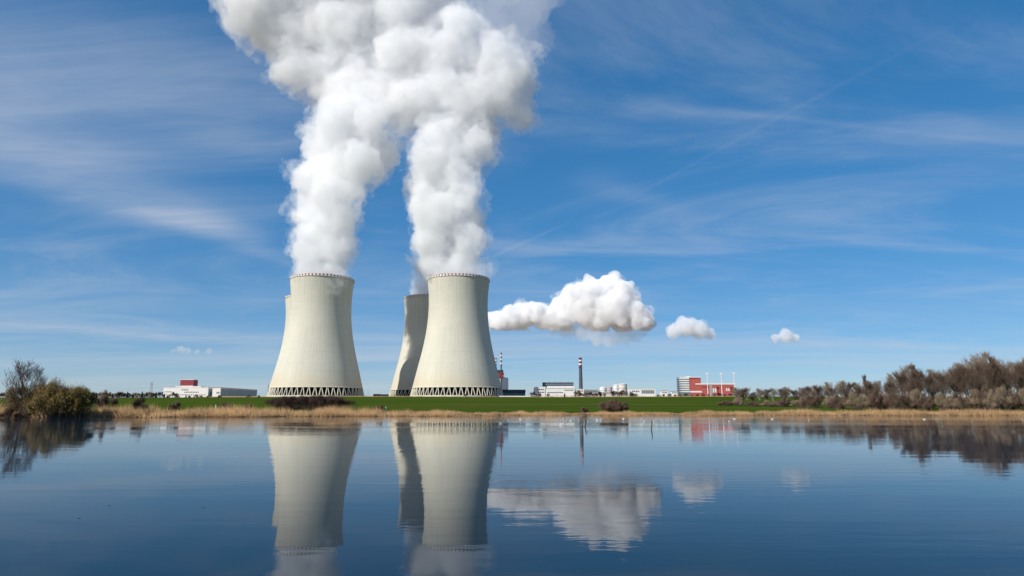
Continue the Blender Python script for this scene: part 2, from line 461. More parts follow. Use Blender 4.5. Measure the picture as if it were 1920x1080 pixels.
ring = MB().lathe([(rt - 1.2, LEG_TOP - 0.5), (rt + 0.75, LEG_TOP - 0.5), (rt + 0.6, LEG_TOP + 1.0), (rt - 1.2, LEG_TOP + 1.0), (rt - 1.2, LEG_TOP - 0.5)], 96).mesh('ring_beam', True)
ring.materials.append(leg_m)
walk = MB().lathe([(PR[-1] - 1.6, TH - 0.5), (PR[-1] + 0.9, TH - 0.5), (PR[-1] + 0.9, TH + 0.2), (PR[-1] - 1.6, TH + 0.2), (PR[-1] - 1.6, TH - 0.5)], 128).mesh('rim_walkway')
walk.materials.append(leg_m)
fill = MB().lathe([(56.5, -2), (56.5, LEG_TOP + 1.5), (30, LEG_TOP + 3), (0.1, LEG_TOP + 3)], 64).mesh('cooling_fill'); fill.materials.append(dark_m)
basin = MB().lathe([(66.6, -3), (66.6, 0.5), (66.1, 0.5), (66.1, -3)], 96).mesh('basin_wall'); basin.materials.append(leg_m)
def tower(x, y, z, label, spin):
    o = empty('cooling_tower', (x, y, z), spin, label=label, cat='cooling tower', group='four cooling towers of the power station')
    link('shell', SHELL, conc, o); rb = link('ring_beam', ring, None, o); rw = link('rim_walkway', walk, None, o)
    link('cooling_fill', fill, None, o); link('basin_wall', basin, None, o)
    for i in range(NLEG):
        a = 2 * PI * i / NLEG
        for me in LEGS: link('leg', me, None, o, rotz=a)
    for i in range(NPAN):
        a = 2 * PI * i / NPAN
        link('warning_panel', PANELS[0], None, rw, rotz=a); link('warning_panel', PANELS[1], None, rw, rotz=a + PI / NPAN)
    return o
base_front = at(857, 743, TOWER_Y).z
tl = at(594, 743, TOWER_Y); tr = at(857, 743, TOWER_Y)
YB = 1146.0
bl = at(577, 742.5, YB); br = at(803, 742.5, YB)
zb = at(857, 553, YB - 45).z - TH - 1.0
TOWERS = [tower(tl.x, tl.y, base_front, 'tall pale concrete cooling tower standing behind the big brown thicket', 0.3),
          tower(tr.x, tr.y, base_front, 'tall pale concrete cooling tower nearest the striped vent stacks, its legs in full view', 0.1),
          tower(bl.x, bl.y, zb, 'rear cooling tower almost wholly hidden behind the tower over the brown thicket', 0.5),
          tower(br.x, br.y, zb, 'rear cooling tower in steam shadow, half hidden behind the tower by the vent stacks', 0.7)]

# ------------------------------------------------------------------ steam and clouds: closed billowing bodies of droplets
ICO = {}
def ico(sub):
    if sub not in ICO:
        bm = bmesh.new(); bmesh.ops.create_icosphere(bm, subdivisions=sub, radius=1.0)
        ICO[sub] = (np.array([v.co[:] for v in bm.verts]), np.array([[v.index for v in f.verts] for f in bm.faces])); bm.free()
    return ICO[sub]
def rand_dirs(n):
    d = RNG.normal(size=(n, 3)); return d / np.linalg.norm(d, axis=1)[:, None]
def billows(spheres, n1, n2, r1=(0.12, 0.58), r2=(0.18, 0.55), flat=None):
    """spheres (n,4): a cauliflower of lumps on lumps"""
    S = np.asarray(spheres, float); out = [np.c_[S[:, :3], S[:, 3] * 0.84]]
    def grow(P, n, rr, reach):
        I = np.repeat(np.arange(len(P)), n); D = rand_dirs(len(I)); R = P[I, 3]
        r = R * (rr[0] + (rr[1] - rr[0]) * RNG.uniform(0, 1, len(I)) ** 1.8)
        return np.c_[P[I, :3] + D * (R * reach * RNG.uniform(0.75, 1.02, len(I)))[:, None], r]
    m = grow(S, n1, r1, 0.86); out.append(m)
    if n2: s = grow(m, n2, r2, 0.95); out.append(s)
    A = np.concatenate(out)
    if flat is not None: A = A[A[:, 2] - A[:, 3] * 0.5 > flat]
    return A
def sphere_soup(name, A, voxel, noise, parent, m, floor=None):
    Vs, Fs = [], []; n = 0
    big = np.median(A[:, 3])
    for sub, sel in ((3, A[:, 3] > big * 2.2), (2, (A[:, 3] <= big * 2.2) & (A[:, 3] > big)), (1, A[:, 3] <= big)):
        v, f = ico(sub); B = A[sel]
        V = v[None] * B[:, None, 3:4] + B[:, None, :3]
        Fq = f[None] + (np.arange(len(B)) * len(v))[:, None, None] + n
        Vs.append(V.reshape(-1, 3)); Fs.append(Fq.reshape(-1, 3)); n += len(B) * len(v)
    me = mesh_np(name, np.concatenate(Vs), np.concatenate(Fs))
    o = link(name, me)
    r = o.modifiers.new('remesh', 'REMESH'); r.mode = 'VOXEL'; r.voxel_size = voxel
    sm = o.modifiers.new('smooth', 'SMOOTH'); sm.factor = 0.8; sm.iterations = 4
    for k, (size, amp) in enumerate(noise):
        tx = bpy.data.textures.new('billow%d' % k, 'CLOUDS'); tx.noise_scale = size; tx.noise_depth = 3; tx.noise_type = 'SOFT_NOISE'
        d = o.modifiers.new('d%d' % k, 'DISPLACE'); d.texture = tx; d.strength = amp; d.mid_level = 0.5; d.texture_coords = 'GLOBAL'
    dg = bpy.context.evaluated_depsgraph_get()
    me2 = bpy.data.meshes.new_from_object(o.evaluated_get(dg))
    o.modifiers.clear(); o.data = me2; bpy.data.meshes.remove(me)
    me2.name = name
    if floor is not None:                                            # clouds of one air layer share a level base
        co = np.empty(len(me2.vertices) * 3, np.float32); me2.vertices.foreach_get('co', co); co = co.reshape(-1, 3)
        lowz = co[:, 2] < floor; co[lowz, 2] = floor + (co[lowz, 2] - floor) * 0.15; me2.vertices.foreach_set('co', co.ravel())
    me2.materials.clear(); me2.materials.append(m)
    me2.polygons.foreach_set('use_smooth', [True] * len(me2.polygons)); me2.update()
    if parent is not None: o.parent = parent
    return o
def px_m(u, v, Y):
    return ray(u, v) and (Y / ray(u, v).y) / F       # metres per pixel there
def chain(pts, Y0, Y1, fill=0.75, seed=0):
    """pts: (u_left, u_right, v) outline of the plume; returns spheres along it"""
    out = []
    vs = [p[2] for p in pts]; L = [p[0] for p in pts]; R = [p[1] for p in pts]
    v = vs[0]
    while v > vs[-1]:
        k = (vs[0] - v) / (vs[0] - vs[-1])
        l = np.interp(-v, [-a for a in vs], L); r = np.interp(-v, [-a for a in vs], R)
        hw = (r - l) / 2; Y = Y0 + (Y1 - Y0) * k
        rad = min(hw * 0.60, 50)
        nn = max(1, int(round((r - l) / (rad * 1.15))))
        for j in range(nn):
            u = l + rad * 0.93 + (r - l - 1.86 * rad) * (j + 0.5 if nn == 1 else j) / max(1, nn - 1) if nn > 1 else (l + r) / 2
            u += random.uniform(-0.12, 0.12) * rad; vv = v + random.uniform(-0.3, 0.3) * rad
            s = px_m(u, vv, Y)
            p = at(u, vv, Y + random.uniform(-0.5, 0.5) * min(hw, 75) * s)
            out.append((p.x, p.y, p.z, rad * s * random.uniform(0.85, 1.08)))
        v -= rad * 0.72
    return out
def plume(label, spheres, voxel, dens, halo, n=(26, 6), name='steam_plume', cat='steam plume', group='steam plumes rising from the cooling towers', flat=None, sc=1.0, aniso=-0.15, hd=0.0):
    def grown(k): return [(x, y, z, r * k) for x, y, z, r in spheres]
    A = billows(grown(0.80 if hd else 1.0), *n, flat=flat)
    o = sphere_soup(name, A, voxel, ((34 * sc, 18 * sc), (12 * sc, 10 * sc), (5 * sc, 6 * sc)), None, steam_material(name + '_dense', dens * (0.75 if hd else 1), aniso=aniso))
    tag(o, label, cat, group)
    if hd:
        B = billows(grown(0.93), n[0], n[1], flat=flat)
        sphere_soup('soft_billow', B, voxel * 1.15, ((30 * sc, 26 * sc), (11 * sc, 14 * sc), (5 * sc, 8 * sc)), o, steam_material(name + '_soft', dens * 0.34, aniso=aniso, torn=16 * sc))
        B = billows(grown(halo), n[0], 2, flat=flat)
        sphere_soup('wisp', B, voxel * 1.7, ((36 * sc, 44 * sc), (14 * sc, 20 * sc), (6 * sc, 9 * sc)), o, steam_material(name + '_wisp', hd * 1.2, aniso=aniso, torn=26 * sc))
    return o
left = chain([(557, 657, 520), (548, 660, 488), (546, 668, 440), (545, 672, 400), (546, 686, 360), (556, 682, 335), (570, 735, 300), (576, 742, 262), (598, 728, 222), (610, 716, 195)], TOWER_Y, TOWER_Y + 10)
right = chain([(808, 912, 524), (792, 908, 485), (778, 905, 450), (776, 915, 415), (770, 918, 385), (764, 910, 350), (768, 890, 312), (786, 925, 272), (800, 932, 240)], TOWER_Y, TOWER_Y + 15)
rear = chain([(764, 836, 560), (768, 840, 530), (778, 850, 500), (786, 862, 470), (795, 870, 440)], YB, YB - 10)
top = chain([(805, 930, 255), (800, 935, 215), (798, 940, 195)], TOWER_Y + 20, TOWER_Y + 40) + chain([(600, 985, 192), (555, 1005, 150), (490, 950, 100), (450, 915, 55), (425, 880, 10), (380, 830, -60), (330, 780, -130)], TOWER_Y + 40, TOWER_Y + 30)
puff = chain([(945, 1000, 232), (930, 1008, 190), (935, 1006, 150), (945, 990, 125)], TOWER_Y + 50, TOWER_Y + 50)
grey = chain([(890, 960, 150), (870, 1020, 90), (860, 1040, 40), (850, 1060, -20), (830, 1050, -70)], TOWER_Y + 250, TOWER_Y + 260)
plume('white steam column rising from the tower behind the brown thicket', left, 2.3, 0.050, 1.12, hd=0.010)
plume('white steam column rising from the tower beside the striped vent stacks', right, 2.3, 0.050, 1.12, hd=0.010)
plume('thin white steam showing above the half hidden rear tower', rear, 3.0, 0.05, 1.10, hd=0.010)
plume('broad bank of white steam where the columns merge overhead', top + puff, 2.8, 0.044, 1.10, hd=0.008)
plume('dim grey steam drifting behind the bright bank at the top of the picture', grey, 4.5, 0.004, 1.0)

def cumulus(lobes, Y, base_v, label, dens, vox, under=()):
    S = []
    for u, v, r in lobes:
        s = px_m(u, v, Y); p = at(u, v, Y + random.uniform(-0.5, 0.5) * r * s); S.append((p.x, p.y, p.z, r * s))
    zb_ = at(1000, base_v, Y).z; s = px_m(1000, base_v, Y)
    A = billows(S, 26, 7, r1=(0.14, 0.46), r2=(0.2, 0.5), flat=zb_)
    k = s * 0.30
    o = sphere_soup('cumulus_cloud', A, vox * s, ((30 * k, 14 * k), (11 * k, 9 * k), (5 * k, 5 * k)), None, steam_material('cumulus_cloud', dens / s), zb_)
    B = billows([(x, y, z, r * 1.05) for x, y, z, r in S], 16, 2, flat=zb_)
    sphere_soup('wisp', B, vox * s * 1.6, ((36 * k, 34 * k), (14 * k, 16 * k)), o, steam_material('cumulus_wisp', 0.022 / s, torn=16 * s), zb_)
    if under:
        U = []
        for u, v, r in under: s2 = px_m(u, v, Y); p = at(u, v, Y + random.uniform(-0.4, 0.4) * r * s2); U.append((p.x, p.y, p.z, r * s2))
        sphere_soup('cloud_base', billows(U, 18, 4), vox * s * 1.5, ((36 * k, 30 * k), (14 * k, 16 * k)), o, steam_material('cumulus_base', 0.021 / s))
    return tag(o, label, 'cloud', 'fair weather cumulus clouds')
cumulus([(922, 601, 19), (940, 601, 22), (960, 598, 24), (985, 592, 26), (1008, 587, 25), (1025, 598, 24), (1042, 602, 21), (1055, 578, 28), (1058, 598, 24), (1078, 560, 30), (1100, 552, 30), (1100, 585, 34),
         (1122, 548, 30), (1146, 540, 31), (1168, 548, 26), (1150, 580, 38), (1172, 562, 28), (1185, 585, 30), (1200, 592, 24), (1210, 604, 18), (1125, 602, 26), (1165, 605, 24)], 6500, 621, 'large heaped white cloud with grey base right of the cooling towers', 0.11, 1.4,
        [(1040, 616, 14), (1068, 618, 18), (1092, 624, 18), (1116, 630, 18), (1140, 632, 18), (1164, 630, 18), (1186, 626, 17), (1204, 620, 13), (1150, 640, 12), (1172, 638, 11), (985, 614, 9), (1010, 615, 10)])
cumulus([(1262, 622, 15), (1285, 612, 20), (1312, 618, 18), (1332, 626, 11)], 8000, 642, 'small white cloud just right of the big heaped cloud', 0.06, 2.6)
cumulus([(1455, 634, 9), (1472, 628, 13), (1492, 634, 9)], 9000, 645, 'smallest white cloud, far right over the wood', 0.06, 2.4)
cumulus([(325, 658, 6), (338, 655, 8), (352, 658, 8), (370, 660, 6), (392, 660, 7)], 9000, 666, 'faint little low cloud above the white office building', 0.02, 2.0)

# ------------------------------------------------------------------ buildings of the power station
white_p = mat('white_cladding', (0.74, 0.73, 0.70), 0.6, 0.06, 0.15)
cream_p = mat('cream_cladding', (0.62, 0.60, 0.54), 0.6, 0.08, 0.15)
glass_g = mat('grey_green_glazing', (0.16, 0.20, 0.20), 0.25, 0.15, 0.1, spec=0.5)
win_m = mat('dark_window', (0.025, 0.03, 0.035), 0.15, 0.2, 0.5, spec=0.6)
red_p = mat('red_cladding', (0.24, 0.035, 0.05), 0.6, 0.12, 0.2)
pale_red = mat('brick_red_cladding', (0.42, 0.10, 0.085), 0.7, 0.12, 0.2)
navy_p = mat('navy_cladding', (0.035, 0.05, 0.075), 0.5, 0.2, 0.2)
teal_p = mat('teal_cladding', (0.14, 0.20, 0.23), 0.5, 0.15, 0.1)
grey_c = mat('grey_concrete', (0.33, 0.33, 0.32), 0.85, 0.12, 0.3)
steel = mat('painted_steel', (0.22, 0.25, 0.29), 0.5, 0.15, 0.5)
stack_b = mat('stack_grey_blue', (0.075, 0.09, 0.12), 0.7, 0.1, 0.3)
stack_r = mat('stack_red', (0.16, 0.02, 0.025), 0.6, 0.15, 0.3)
stack_w = mat('stack_white', (0.74, 0.70, 0.68), 0.6, 0.08, 0.3)

class Bld:
    """a building whose front wall stands Y metres out; boxes are given by what the eye sees on that wall"""
    def __init__(s, name, Y, u, label, cat='building', group='power station buildings'):
        x = at(u, 745, Y).x
        s.Y, s.z, s.x = Y, gz(x, Y) - 0.3, x
        s.o = empty(name, (x, Y, s.z), label=label, cat=cat, group=group); s.w = s.p = None
    def X(s, u, v=738): return at(u, v, s.Y).x - s.x
    def Z(s, v, u=960): return at(u, v, s.Y).z - s.z
    def box(s, name, m, u0, u1, v0, v1, d0, d1, parent=None):
        z0 = 0.0 if v1 is None else s.Z(v1)
        if parent is None and name in ('roof_vent', 'parapet', 'storey_band', 'roof_edge', 'plinth', 'upper_band'): parent = s.w
        if parent is None and name.startswith('penthouse_'): parent = s.p
        if parent is None and name == 'roof_block_edge': parent = s.p
        o = MB().box(s.X(u0), s.X(u1), d0, d1, z0, s.Z(v0)).build(name, m, parent or s.o)
        if name.endswith('wall') and s.w is None: s.w = o
        if name in ('penthouse', 'roof_block'): s.p = o
        return o
    def windows(s, u0, u1, v0, v1, n, d=0.0, gap=0.35, parent=None, m=None, name='window'):
        xa, xb = s.X(u0), s.X(u1); p = (xb - xa) / n
        me = MB().box(0, p * (1 - gap), d - 0.12, d + 0.3, s.Z(v1), s.Z(v0)).mesh(name); me.materials.append(m or win_m)
        for i in range(n): link(name, me, None, parent or s.w or s.o, (xa + p * (i + gap / 2), 0, 0))
    def side(s, u, dy0, dy1, v0, v1, n, m=None, name='window', gap=0.15, out=1):
        """openings in the side wall that runs back from corner u"""
        x = s.X(u); p = (dy1 - dy0) / n
        me = MB().box(x - 0.2, x + 0.15 * out, 0, p * (1 - gap), s.Z(v1), s.Z(v0)).mesh(name); me.materials.append(m or glass_g)
        for i in range(n): link(name, me, None, s.w or s.o, (0, dy0 + p * (i + gap / 2), 0))

# office left of the towers with the red penthouse
b = Bld('office_building', 1150, 348, 'long white office building with a red box on its roof, left of the towers')
b.box('wall', white_p, 306, 390, 727, None, 0, 31); b.box('parapet', white_p, 305.4, 390.6, 726, 727, -0.4, 31.4)
b.windows(308, 322, 734, 735.5, 7); b.windows(345, 373, 734.5, 736.2, 9); b.windows(340, 353, 730, 732, 4); b.windows(308, 386, 739.5, 741.2, 22, gap=0.5)
b.side(390, 1, 30, 729, 743, 9)
b.box('roof_plinth', cream_p, 326, 374, 724.2, 726, 4, 24)
b.box('penthouse', red_p, 333, 358, 712, 722.5, 6, 22); b.box('penthouse_roof', white_p, 332.5, 358.5, 711.2, 712, 5.6, 22.4)
b.box('penthouse_base', cream_p, 333.5, 357.5, 722.5, 724.2, 6.4, 21.6)
for u_, w2 in ((311, 2), (317, 1.5), (366, 2.5), (378, 1.5), (384, 2)): b.box('roof_vent', grey_c, u_, u_ + w2, 724.6, 726, 8, 12)
# long glazed hall
b = Bld('glazed_hall', 1152, 409, 'long low hall with grey glazed side running back behind the white office')
b.box('wall', white_p, 398, 413, 727, None, 0, 166); b.windows(405.5, 411.5, 735, 738, 3)
b.side(413, 2, 164, 729, 743, 26); b.box('roof', steel, 397.6, 413.4, 726.3, 727, -0.4, 166.4)
# low sheds between the towers
b = Bld('low_shed', 1010, 705, 'low red brick shed standing between the two pairs of towers', cat='shed')
b.box('wall', pale_red, 700, 712, 739.5, None, 0, 10); b.box('roof', steel, 699.5, 712.5, 738.8, 739.5, -0.4, 10.4); b.windows(701, 711, 741, 742.3, 5)
b = Bld('low_shed', 1012, 720, 'low flat shed with a pale roof edge beside the red brick shed', cat='shed')
b.box('wall', navy_p, 713, 727, 740.2, None, 0, 9); b.box('roof', white_p, 712.7, 727.3, 739.2, 740.2, -0.4, 9.4); b.windows(714, 726, 741.2, 742.3, 6)
# reactor building with its red cap
b = Bld('reactor_building', 1450, 931, 'white round reactor building with red and blue cap, peeping out behind a tower')
R = (b.X(953) - b.X(931)); cz = b.Z(708)
MB().lathe([(R, 0), (R, cz), (R * 0.7, cz + 2), (0.1, cz + 2.5)], 48, 0, R + 2).build('containment', white_p, b.o, smooth=False)
b.box('cap', red_p, 918, 944, 699, 707.5, 1, 26); b.box('cap_roof', navy_p, 919, 943.6, 693.5, 699, 2, 25); b.box('cap_step', stack_r, 940, 945, 699.6, 702, 0.5, 12)
MB().lathe([(1.3, cz * 0.42), (1.3, cz * 0.47)], 8, R * 0.86, 7).box(R * 0.86 - 1.4, R * 0.86 + 1.4, 3.5, 10, cz * 0.43, cz * 0.49).build('vent_box', navy_p, b.o)
def striped_stack(name, u, v0, v1, Y, r0, r1, bands, label, stem=None, cat='chimney', group='striped chimneys and stacks'):
    p = at(u, 745, Y); zg = gz(p.x, Y) - 0.3
    o = empty(name, (p.x, Y, zg), label=label, cat=cat, group=group)
    zt = at(u, v0, Y).z - zg; zb_ = 0.0 if v1 is None else at(u, v1, Y).z - zg
    def rr(z): return r0 + (r1 - r0) * (z - zb_) / (zt - zb_)
    zs = [at(u, v, Y).z - zg for v in bands]                       # band borders, from the top down
    shaft = MB().lathe([(rr(zb_), zb_), (rr(zs[-1]), zs[-1])], 24).build('shaft', stem or stack_b, o, smooth=True)
    for i in range(len(bands) - 1):
        a, c_ = zs[i + 1], zs[i]
        MB().lathe([(rr(a) + 0.06, a), (rr(c_) + 0.06, c_)], 24).build('band', stack_r if i % 2 == 0 else stack_w, shaft, smooth=True)
    MB().lathe([(rr(zt) + 0.35, zt - 0.8), (rr(zt) + 0.35, zt + 0.3), (rr(zt) - 0.5, zt + 0.3), (rr(zt) - 0.5, zt - 3)], 24).build('rim', stack_r, o)
    MB().box(-rr(zs[-1]) - 1.0, rr(zs[-1]) + 1.0, -rr(zs[-1]) - 1.0, rr(zs[-1]) + 1.0, zs[-1] - 0.4, zs[-1]).build('platform', steel, o)
    return o
striped_stack('vent_stack', 939.6, 661.5, None, 1454, 1.45, 1.45, [661.5, 664.8, 668.4, 672.0, 675.6, 679.4, 683, 686], 'tall thin red and white ringed vent stack on the reactor building', cat='vent stack')
striped_stack('vent_stack', 929.6, 671.2, None, 1540, 1.4, 1.4, [671.2, 674, 677, 679.6, 682.5, 685], 'shorter looking ringed vent stack cut off by the tower edge', cat='vent stack')
striped_stack('brick_chimney', 1089.4, 671, None, 1035, 3.2, 2.1, [671, 674.8, 677.6, 681.4, 684.4, 687.6], 'tapering grey chimney with red and white rings near the top')
# blue low hall, white service block, chimney house
b = Bld('turbine_annexe', 1060, 965, 'low navy and teal hall just right of the towers')
b.box('wall', teal_p, 938, 985, 736, None, 0, 40); b.box('upper_wall', navy_p, 937.6, 985.4, 730.5, 736, -0.4, 40.4)
b.windows(946, 983, 732, 733.6, 9, d=-0.4, m=steel); b.windows(944, 984, 738, 740.5, 12, m=glass_g)
b = Bld('service_building', 1010, 1050, 'wide white service building with dark block on top beside the chimney')
b.box('wall', white_p, 1002, 1022, 726, None, 0, 30); b.box('main_wall', white_p, 1022.3, 1078, 728.4, None, 1, 36)
b.box('upper_wall', white_p, 1026, 1077, 723.6, 728, 4, 34); b.box('roof_edge', grey_c, 1025.6, 1077.4, 728, 728.4, 0.6, 36)
b.box('wing_wall', cream_p, 1078.3, 1096, 729.5, None, 3, 30)
b.box('roof_block', navy_p, 1019, 1077, 717, 723.6, 12, 34); b.box('roof_block_edge', steel, 1018.5, 1077.5, 716.2, 717, 11.6, 34.4)
b.windows(1021, 1077, 719, 721, 16, d=12, m=steel)
b.windows(1007, 1020, 729, 731.5, 4); b.windows(1009, 1021, 734.5, 737, 4); b.windows(1058, 1076, 730.6, 732.6, 5, d=1); b.windows(1082, 1094, 732, 734, 3, d=3); b.windows(1026, 1056, 735, 737, 8, d=1)
for u_, w2 in ((1005, 2), (1012, 1.2), (1082, 1.6), (1088, 2)): b.box('roof_vent', grey_c, u_, u_ + w2, 724.8 if u_ < 1050 else 728.2, 726 if u_ < 1050 else 729.5, 8, 12)
for u_ in (1030, 1041, 1052, 1066): b.box('roof_vent', steel, u_, u_ + 2.2, 715.2, 716.2, 16, 22)
b = Bld('pump_house', 1025, 1108, 'low grey building between the chimney and the white tanks')
b.box('wall', grey_c, 1096.5, 1122, 731.5, None, 0, 18); b.box('roof', steel, 1096, 1122.4, 730.7, 731.5, -0.4, 18.4); b.windows(1099, 1120, 733.5, 735.5, 7)
def tank(u, r_px, v0, Y, label, m):
    p = at(u, 740, Y); zg = gz(p.x, Y) - 0.3; s = px_m(u, 735, Y); r = r_px * s; h = at(u, v0, Y).z - zg
    o = empty('storage_tank', (p.x, Y, zg), label=label, cat='tank', group='white storage tanks')
    MB().lathe([(r, 0), (r, h)], 32).build('shell', m, o, smooth=True)
    MB().lathe([(r + 0.3, h - 0.1), (r + 0.3, h + 0.5), (r * 0.5, h + 1.6), (0.1, h + 2.0)], 32).build('roof', m, o)
    MB().lathe([(r + 0.35, h * 0.7), (r + 0.35, h * 0.7 + 0.4), (r, h * 0.7 + 0.4)], 32).build('stiffening_ring', steel, o)
tank(1131, 6.5, 727.5, 1040, 'smaller white round tank nearest the chimney', white_p)
tank(1143, 5.0, 727.0, 1055, 'small pinkish round tank between the white tanks', mat('pinkish_paint', (0.52, 0.40, 0.38), 0.6, 0.1, 0.2))
tank(1156, 6.0, 723.0, 1065, 'tall white round tank left of the largest tank', white_p)
tank(1168, 8.0, 721.2, 1045, 'largest white round tank, rightmost of the group', cream_p)
b = Bld('equipment_house', 1036, 1145, 'low white equipment house in front of the round tanks')
b.box('wall', cream_p, 1126, 1176, 736, None, -6, 0); b.box('roof', steel, 1125.6, 1176.4, 735.4, 736, -6.4, 0.4); b.windows(1129, 1174, 737.4, 739, 12, d=-6)
# right of the tanks
b = Bld('white_hall', 1060, 1205, 'white hall with a broad grey glazed front, right of the round tanks')
b.box('wall', white_p, 1181, 1229, 729, None, 0, 40); b.box('roof', white_p, 1180.6, 1229.4, 728.2, 729, -0.5, 40.5)
b.windows(1203, 1227, 731.5, 738, 6, m=glass_g, gap=0.12); b.windows(1185, 1199, 732.5, 735, 4)
b = Bld('small_white_house', 1065, 1246, 'small white flat house right of the hall with the glazed front', cat='house')
b.box('wall', white_p, 1240, 1252, 733, None, 0, 10); b.box('roof', steel, 1239.6, 1252.4, 732.3, 733, -0.4, 10.4); b.windows(1241.5, 1251, 735, 737, 4)
b = Bld('small_white_house', 1068, 1264, 'smallest white house just left of the red and white block', cat='house')
b.box('wall', white_p, 1259, 1270, 734, None, 0, 9); b.box('roof', steel, 1258.6, 1270.4, 733.3, 734, -0.4, 9.4); b.windows(1260, 1269, 735.6, 737.4, 4)
b = Bld('red_white_block', 1260, 1296, 'tall block with white storey bands and a red end')
b.box('wall', glass_g, 1277, 1293, 708.5, None, 0, 26); b.box('red_wall', pale_red, 1292.8, 1315.5, 708.0, None, 0.6, 26)
for k in range(7):
    v = 708.2 + k * 4.15; b.box('storey_band', white_p, 1276, 1293.2, v, v + 2.3, -0.7, 26.2)
b.box('parapet', white_p, 1276, 1315.8, 706.6, 708, -0.9, 26.6); b.box('plinth', white_p, 1293.4, 1316, 733, 736, 0.2, 4)
b.box('roof_house', white_p, 1291, 1297, 705.2, 706.6, 6, 14); b.box('upper_band', white_p, 1305, 1316, 719, 721, 0.0, 1.2)
b = Bld('red_hall', 1258, 1348, 'long low red hall with white roof edge, right of the banded block')
b.box('wall', pale_red, 1316.5, 1378, 721, None, 0, 30); b.box('roof', white_p, 1316, 1378.6, 718.8, 721, -0.6, 30.6)
b.windows(1336, 1344, 728, 736, 2, m=white_p, name='door'); b.windows(1361, 1369, 728, 733, 2, m=white_p, name='door'); b.box('bay', grey_c, 1331, 1336, 722, None, -1.0, 0.5)
b.windows(1318, 1330, 724.5, 727, 4)
def mast(u, v0, label):
    Y = 1235; p = at(u, 740, Y); zg = gz(p.x, Y) - 0.2; h = at(u, v0, Y).z - zg
    o = empty('floodlight_mast', (p.x, Y, zg), label=label, cat='mast', group='white floodlight masts before the red hall')
    MB().bar((0, 0, 0), (0, 0, h - 2), 0.8, 0.5, 8).build('pole', stack_w, o)
    MB().box(-2.2, 2.2, -0.6, 0.6, h - 2.2, h).build('lamp_head', white_p, o)
    MB().box(-1.2, 1.2, -1.2, 1.2, 0, 0.8).build('footing', grey_c, o)
mast(1327.5, 698.8, 'white floodlight mast before the red hall, nearest the banded block')
mast(1354, 699.2, 'white floodlight mast before the middle of the red hall')
mast(1378, 698.6, 'white floodlight mast at the far right end of the red hall')
# lamp posts of the station road
lp = [MB().bar((0, 0, 0), (0, 0, 10), 0.14, 0.09, 6).mesh('pole'), MB().bar((0, 0, 9.9), (1.6, 0, 10.3), 0.07, 0.05, 5).box(1.2, 2.0, -0.15, 0.15, 10.2, 10.4).mesh('lamp_head')]
for me in lp: me.materials.append(steel)
for i, (u, Y) in enumerate(((424, 1000), (441, 1010), (459, 1020), (690, 985), (734, 985), (992, 940), (1046, 945), (1100, 950), (1122, 955), (1178, 950), (1234, 960), (1256, 965))):
    x = at(u, 745, Y).x
    o = empty('lamp_post', (x, Y, gz(x, Y) - 0.1), (i % 2) * PI, label='thin grey street lamp along the station road, %s from the left' % ORD[i], cat='lamp post', group='street lamps of the station road')
    for me in lp: link(me.name.split('.')[0], me, None, o)
# perimeter wall and raised pipe
def wall_run(u0, u1, v0, Y, n, label, m):
    a, c_ = at(u0, v0, Y), at(u1, v0, Y); zg = min(gz(a.x, Y), gz(c_.x, Y)) - 0.4; h = a.z - zg
    o = empty('perimeter_wall', ((a.x + c_.x) / 2, Y, zg), label=label, cat='wall', group='perimeter walls')
    L = (c_.x - a.x) / n; x0 = a.x - o.location.x
    pm = MB().box(0.15, L - 0.15, 0, 0.2, 0, h).mesh('panel'); pm.materials.append(m)
    qm = MB().box(-0.15, 0.15, -0.1, 0.3, 0, h + 0.15).mesh('post'); qm.materials.append(grey_c)
    for i in range(n): link('panel', pm, None, o, (x0 + i * L, 0, 0))
    for i in range(n + 1): link('post', qm, None, o, (x0 + i * L, 0, 0))
wall_run(398, 503, 743.4, 930, 24, 'long pale concrete panel wall before the glazed hall', cream_p)
wall_run(686, 740, 743.2, 950, 12, 'short concrete wall before the sheds between the towers', mat('brown_wall', (0.30, 0.22, 0.15), 0.9, 0.2, 0.3))
a0, a1 = at(936, 743.4, 905), at(1000, 743.4, 905)
zg = gz(a0.x, 905) - 0.2; o = empty('raised_pipe', (a0.x, 905, zg), label='white pipe on low concrete feet right of the tower legs', cat='pipe')
L = a1.x - a0.x; hp = a0.z - zg
MB().bar((0, 0, hp), (L, 0, hp), 0.75, k=10).build('pipe', white_p, o)
for k in range(5): MB().box(L * (k + 0.5) / 5 - 0.6, L * (k + 0.5) / 5 + 0.6, -0.7, 0.7, 0, hp - 0.5).build('foot', cream_p, o)
a0, a1 = at(1000, 741.6, 960), at(1178, 742.6, 960)
zg = gz(a0.x, 960) - 0.3; o = empty('pipe_bridge', (a0.x, 960, zg), label='thin grey pipe bridge running before the white service building', cat='pipe')
L = a1.x - a0.x; hp = a0.z - zg
MB().bar((0, 0, hp), (L, 0, hp), 0.4, k=8).bar((0, 0.9, hp + 0.1), (L, 0.9, hp + 0.1), 0.3, k=8).build('pipe', cream_p, o)
for k in range(10): MB().box(L * (k + 0.5) / 10 - 0.3, L * (k + 0.5) / 10 + 0.3, -0.3, 1.2, 0, hp - 0.3).build('support', steel, o)
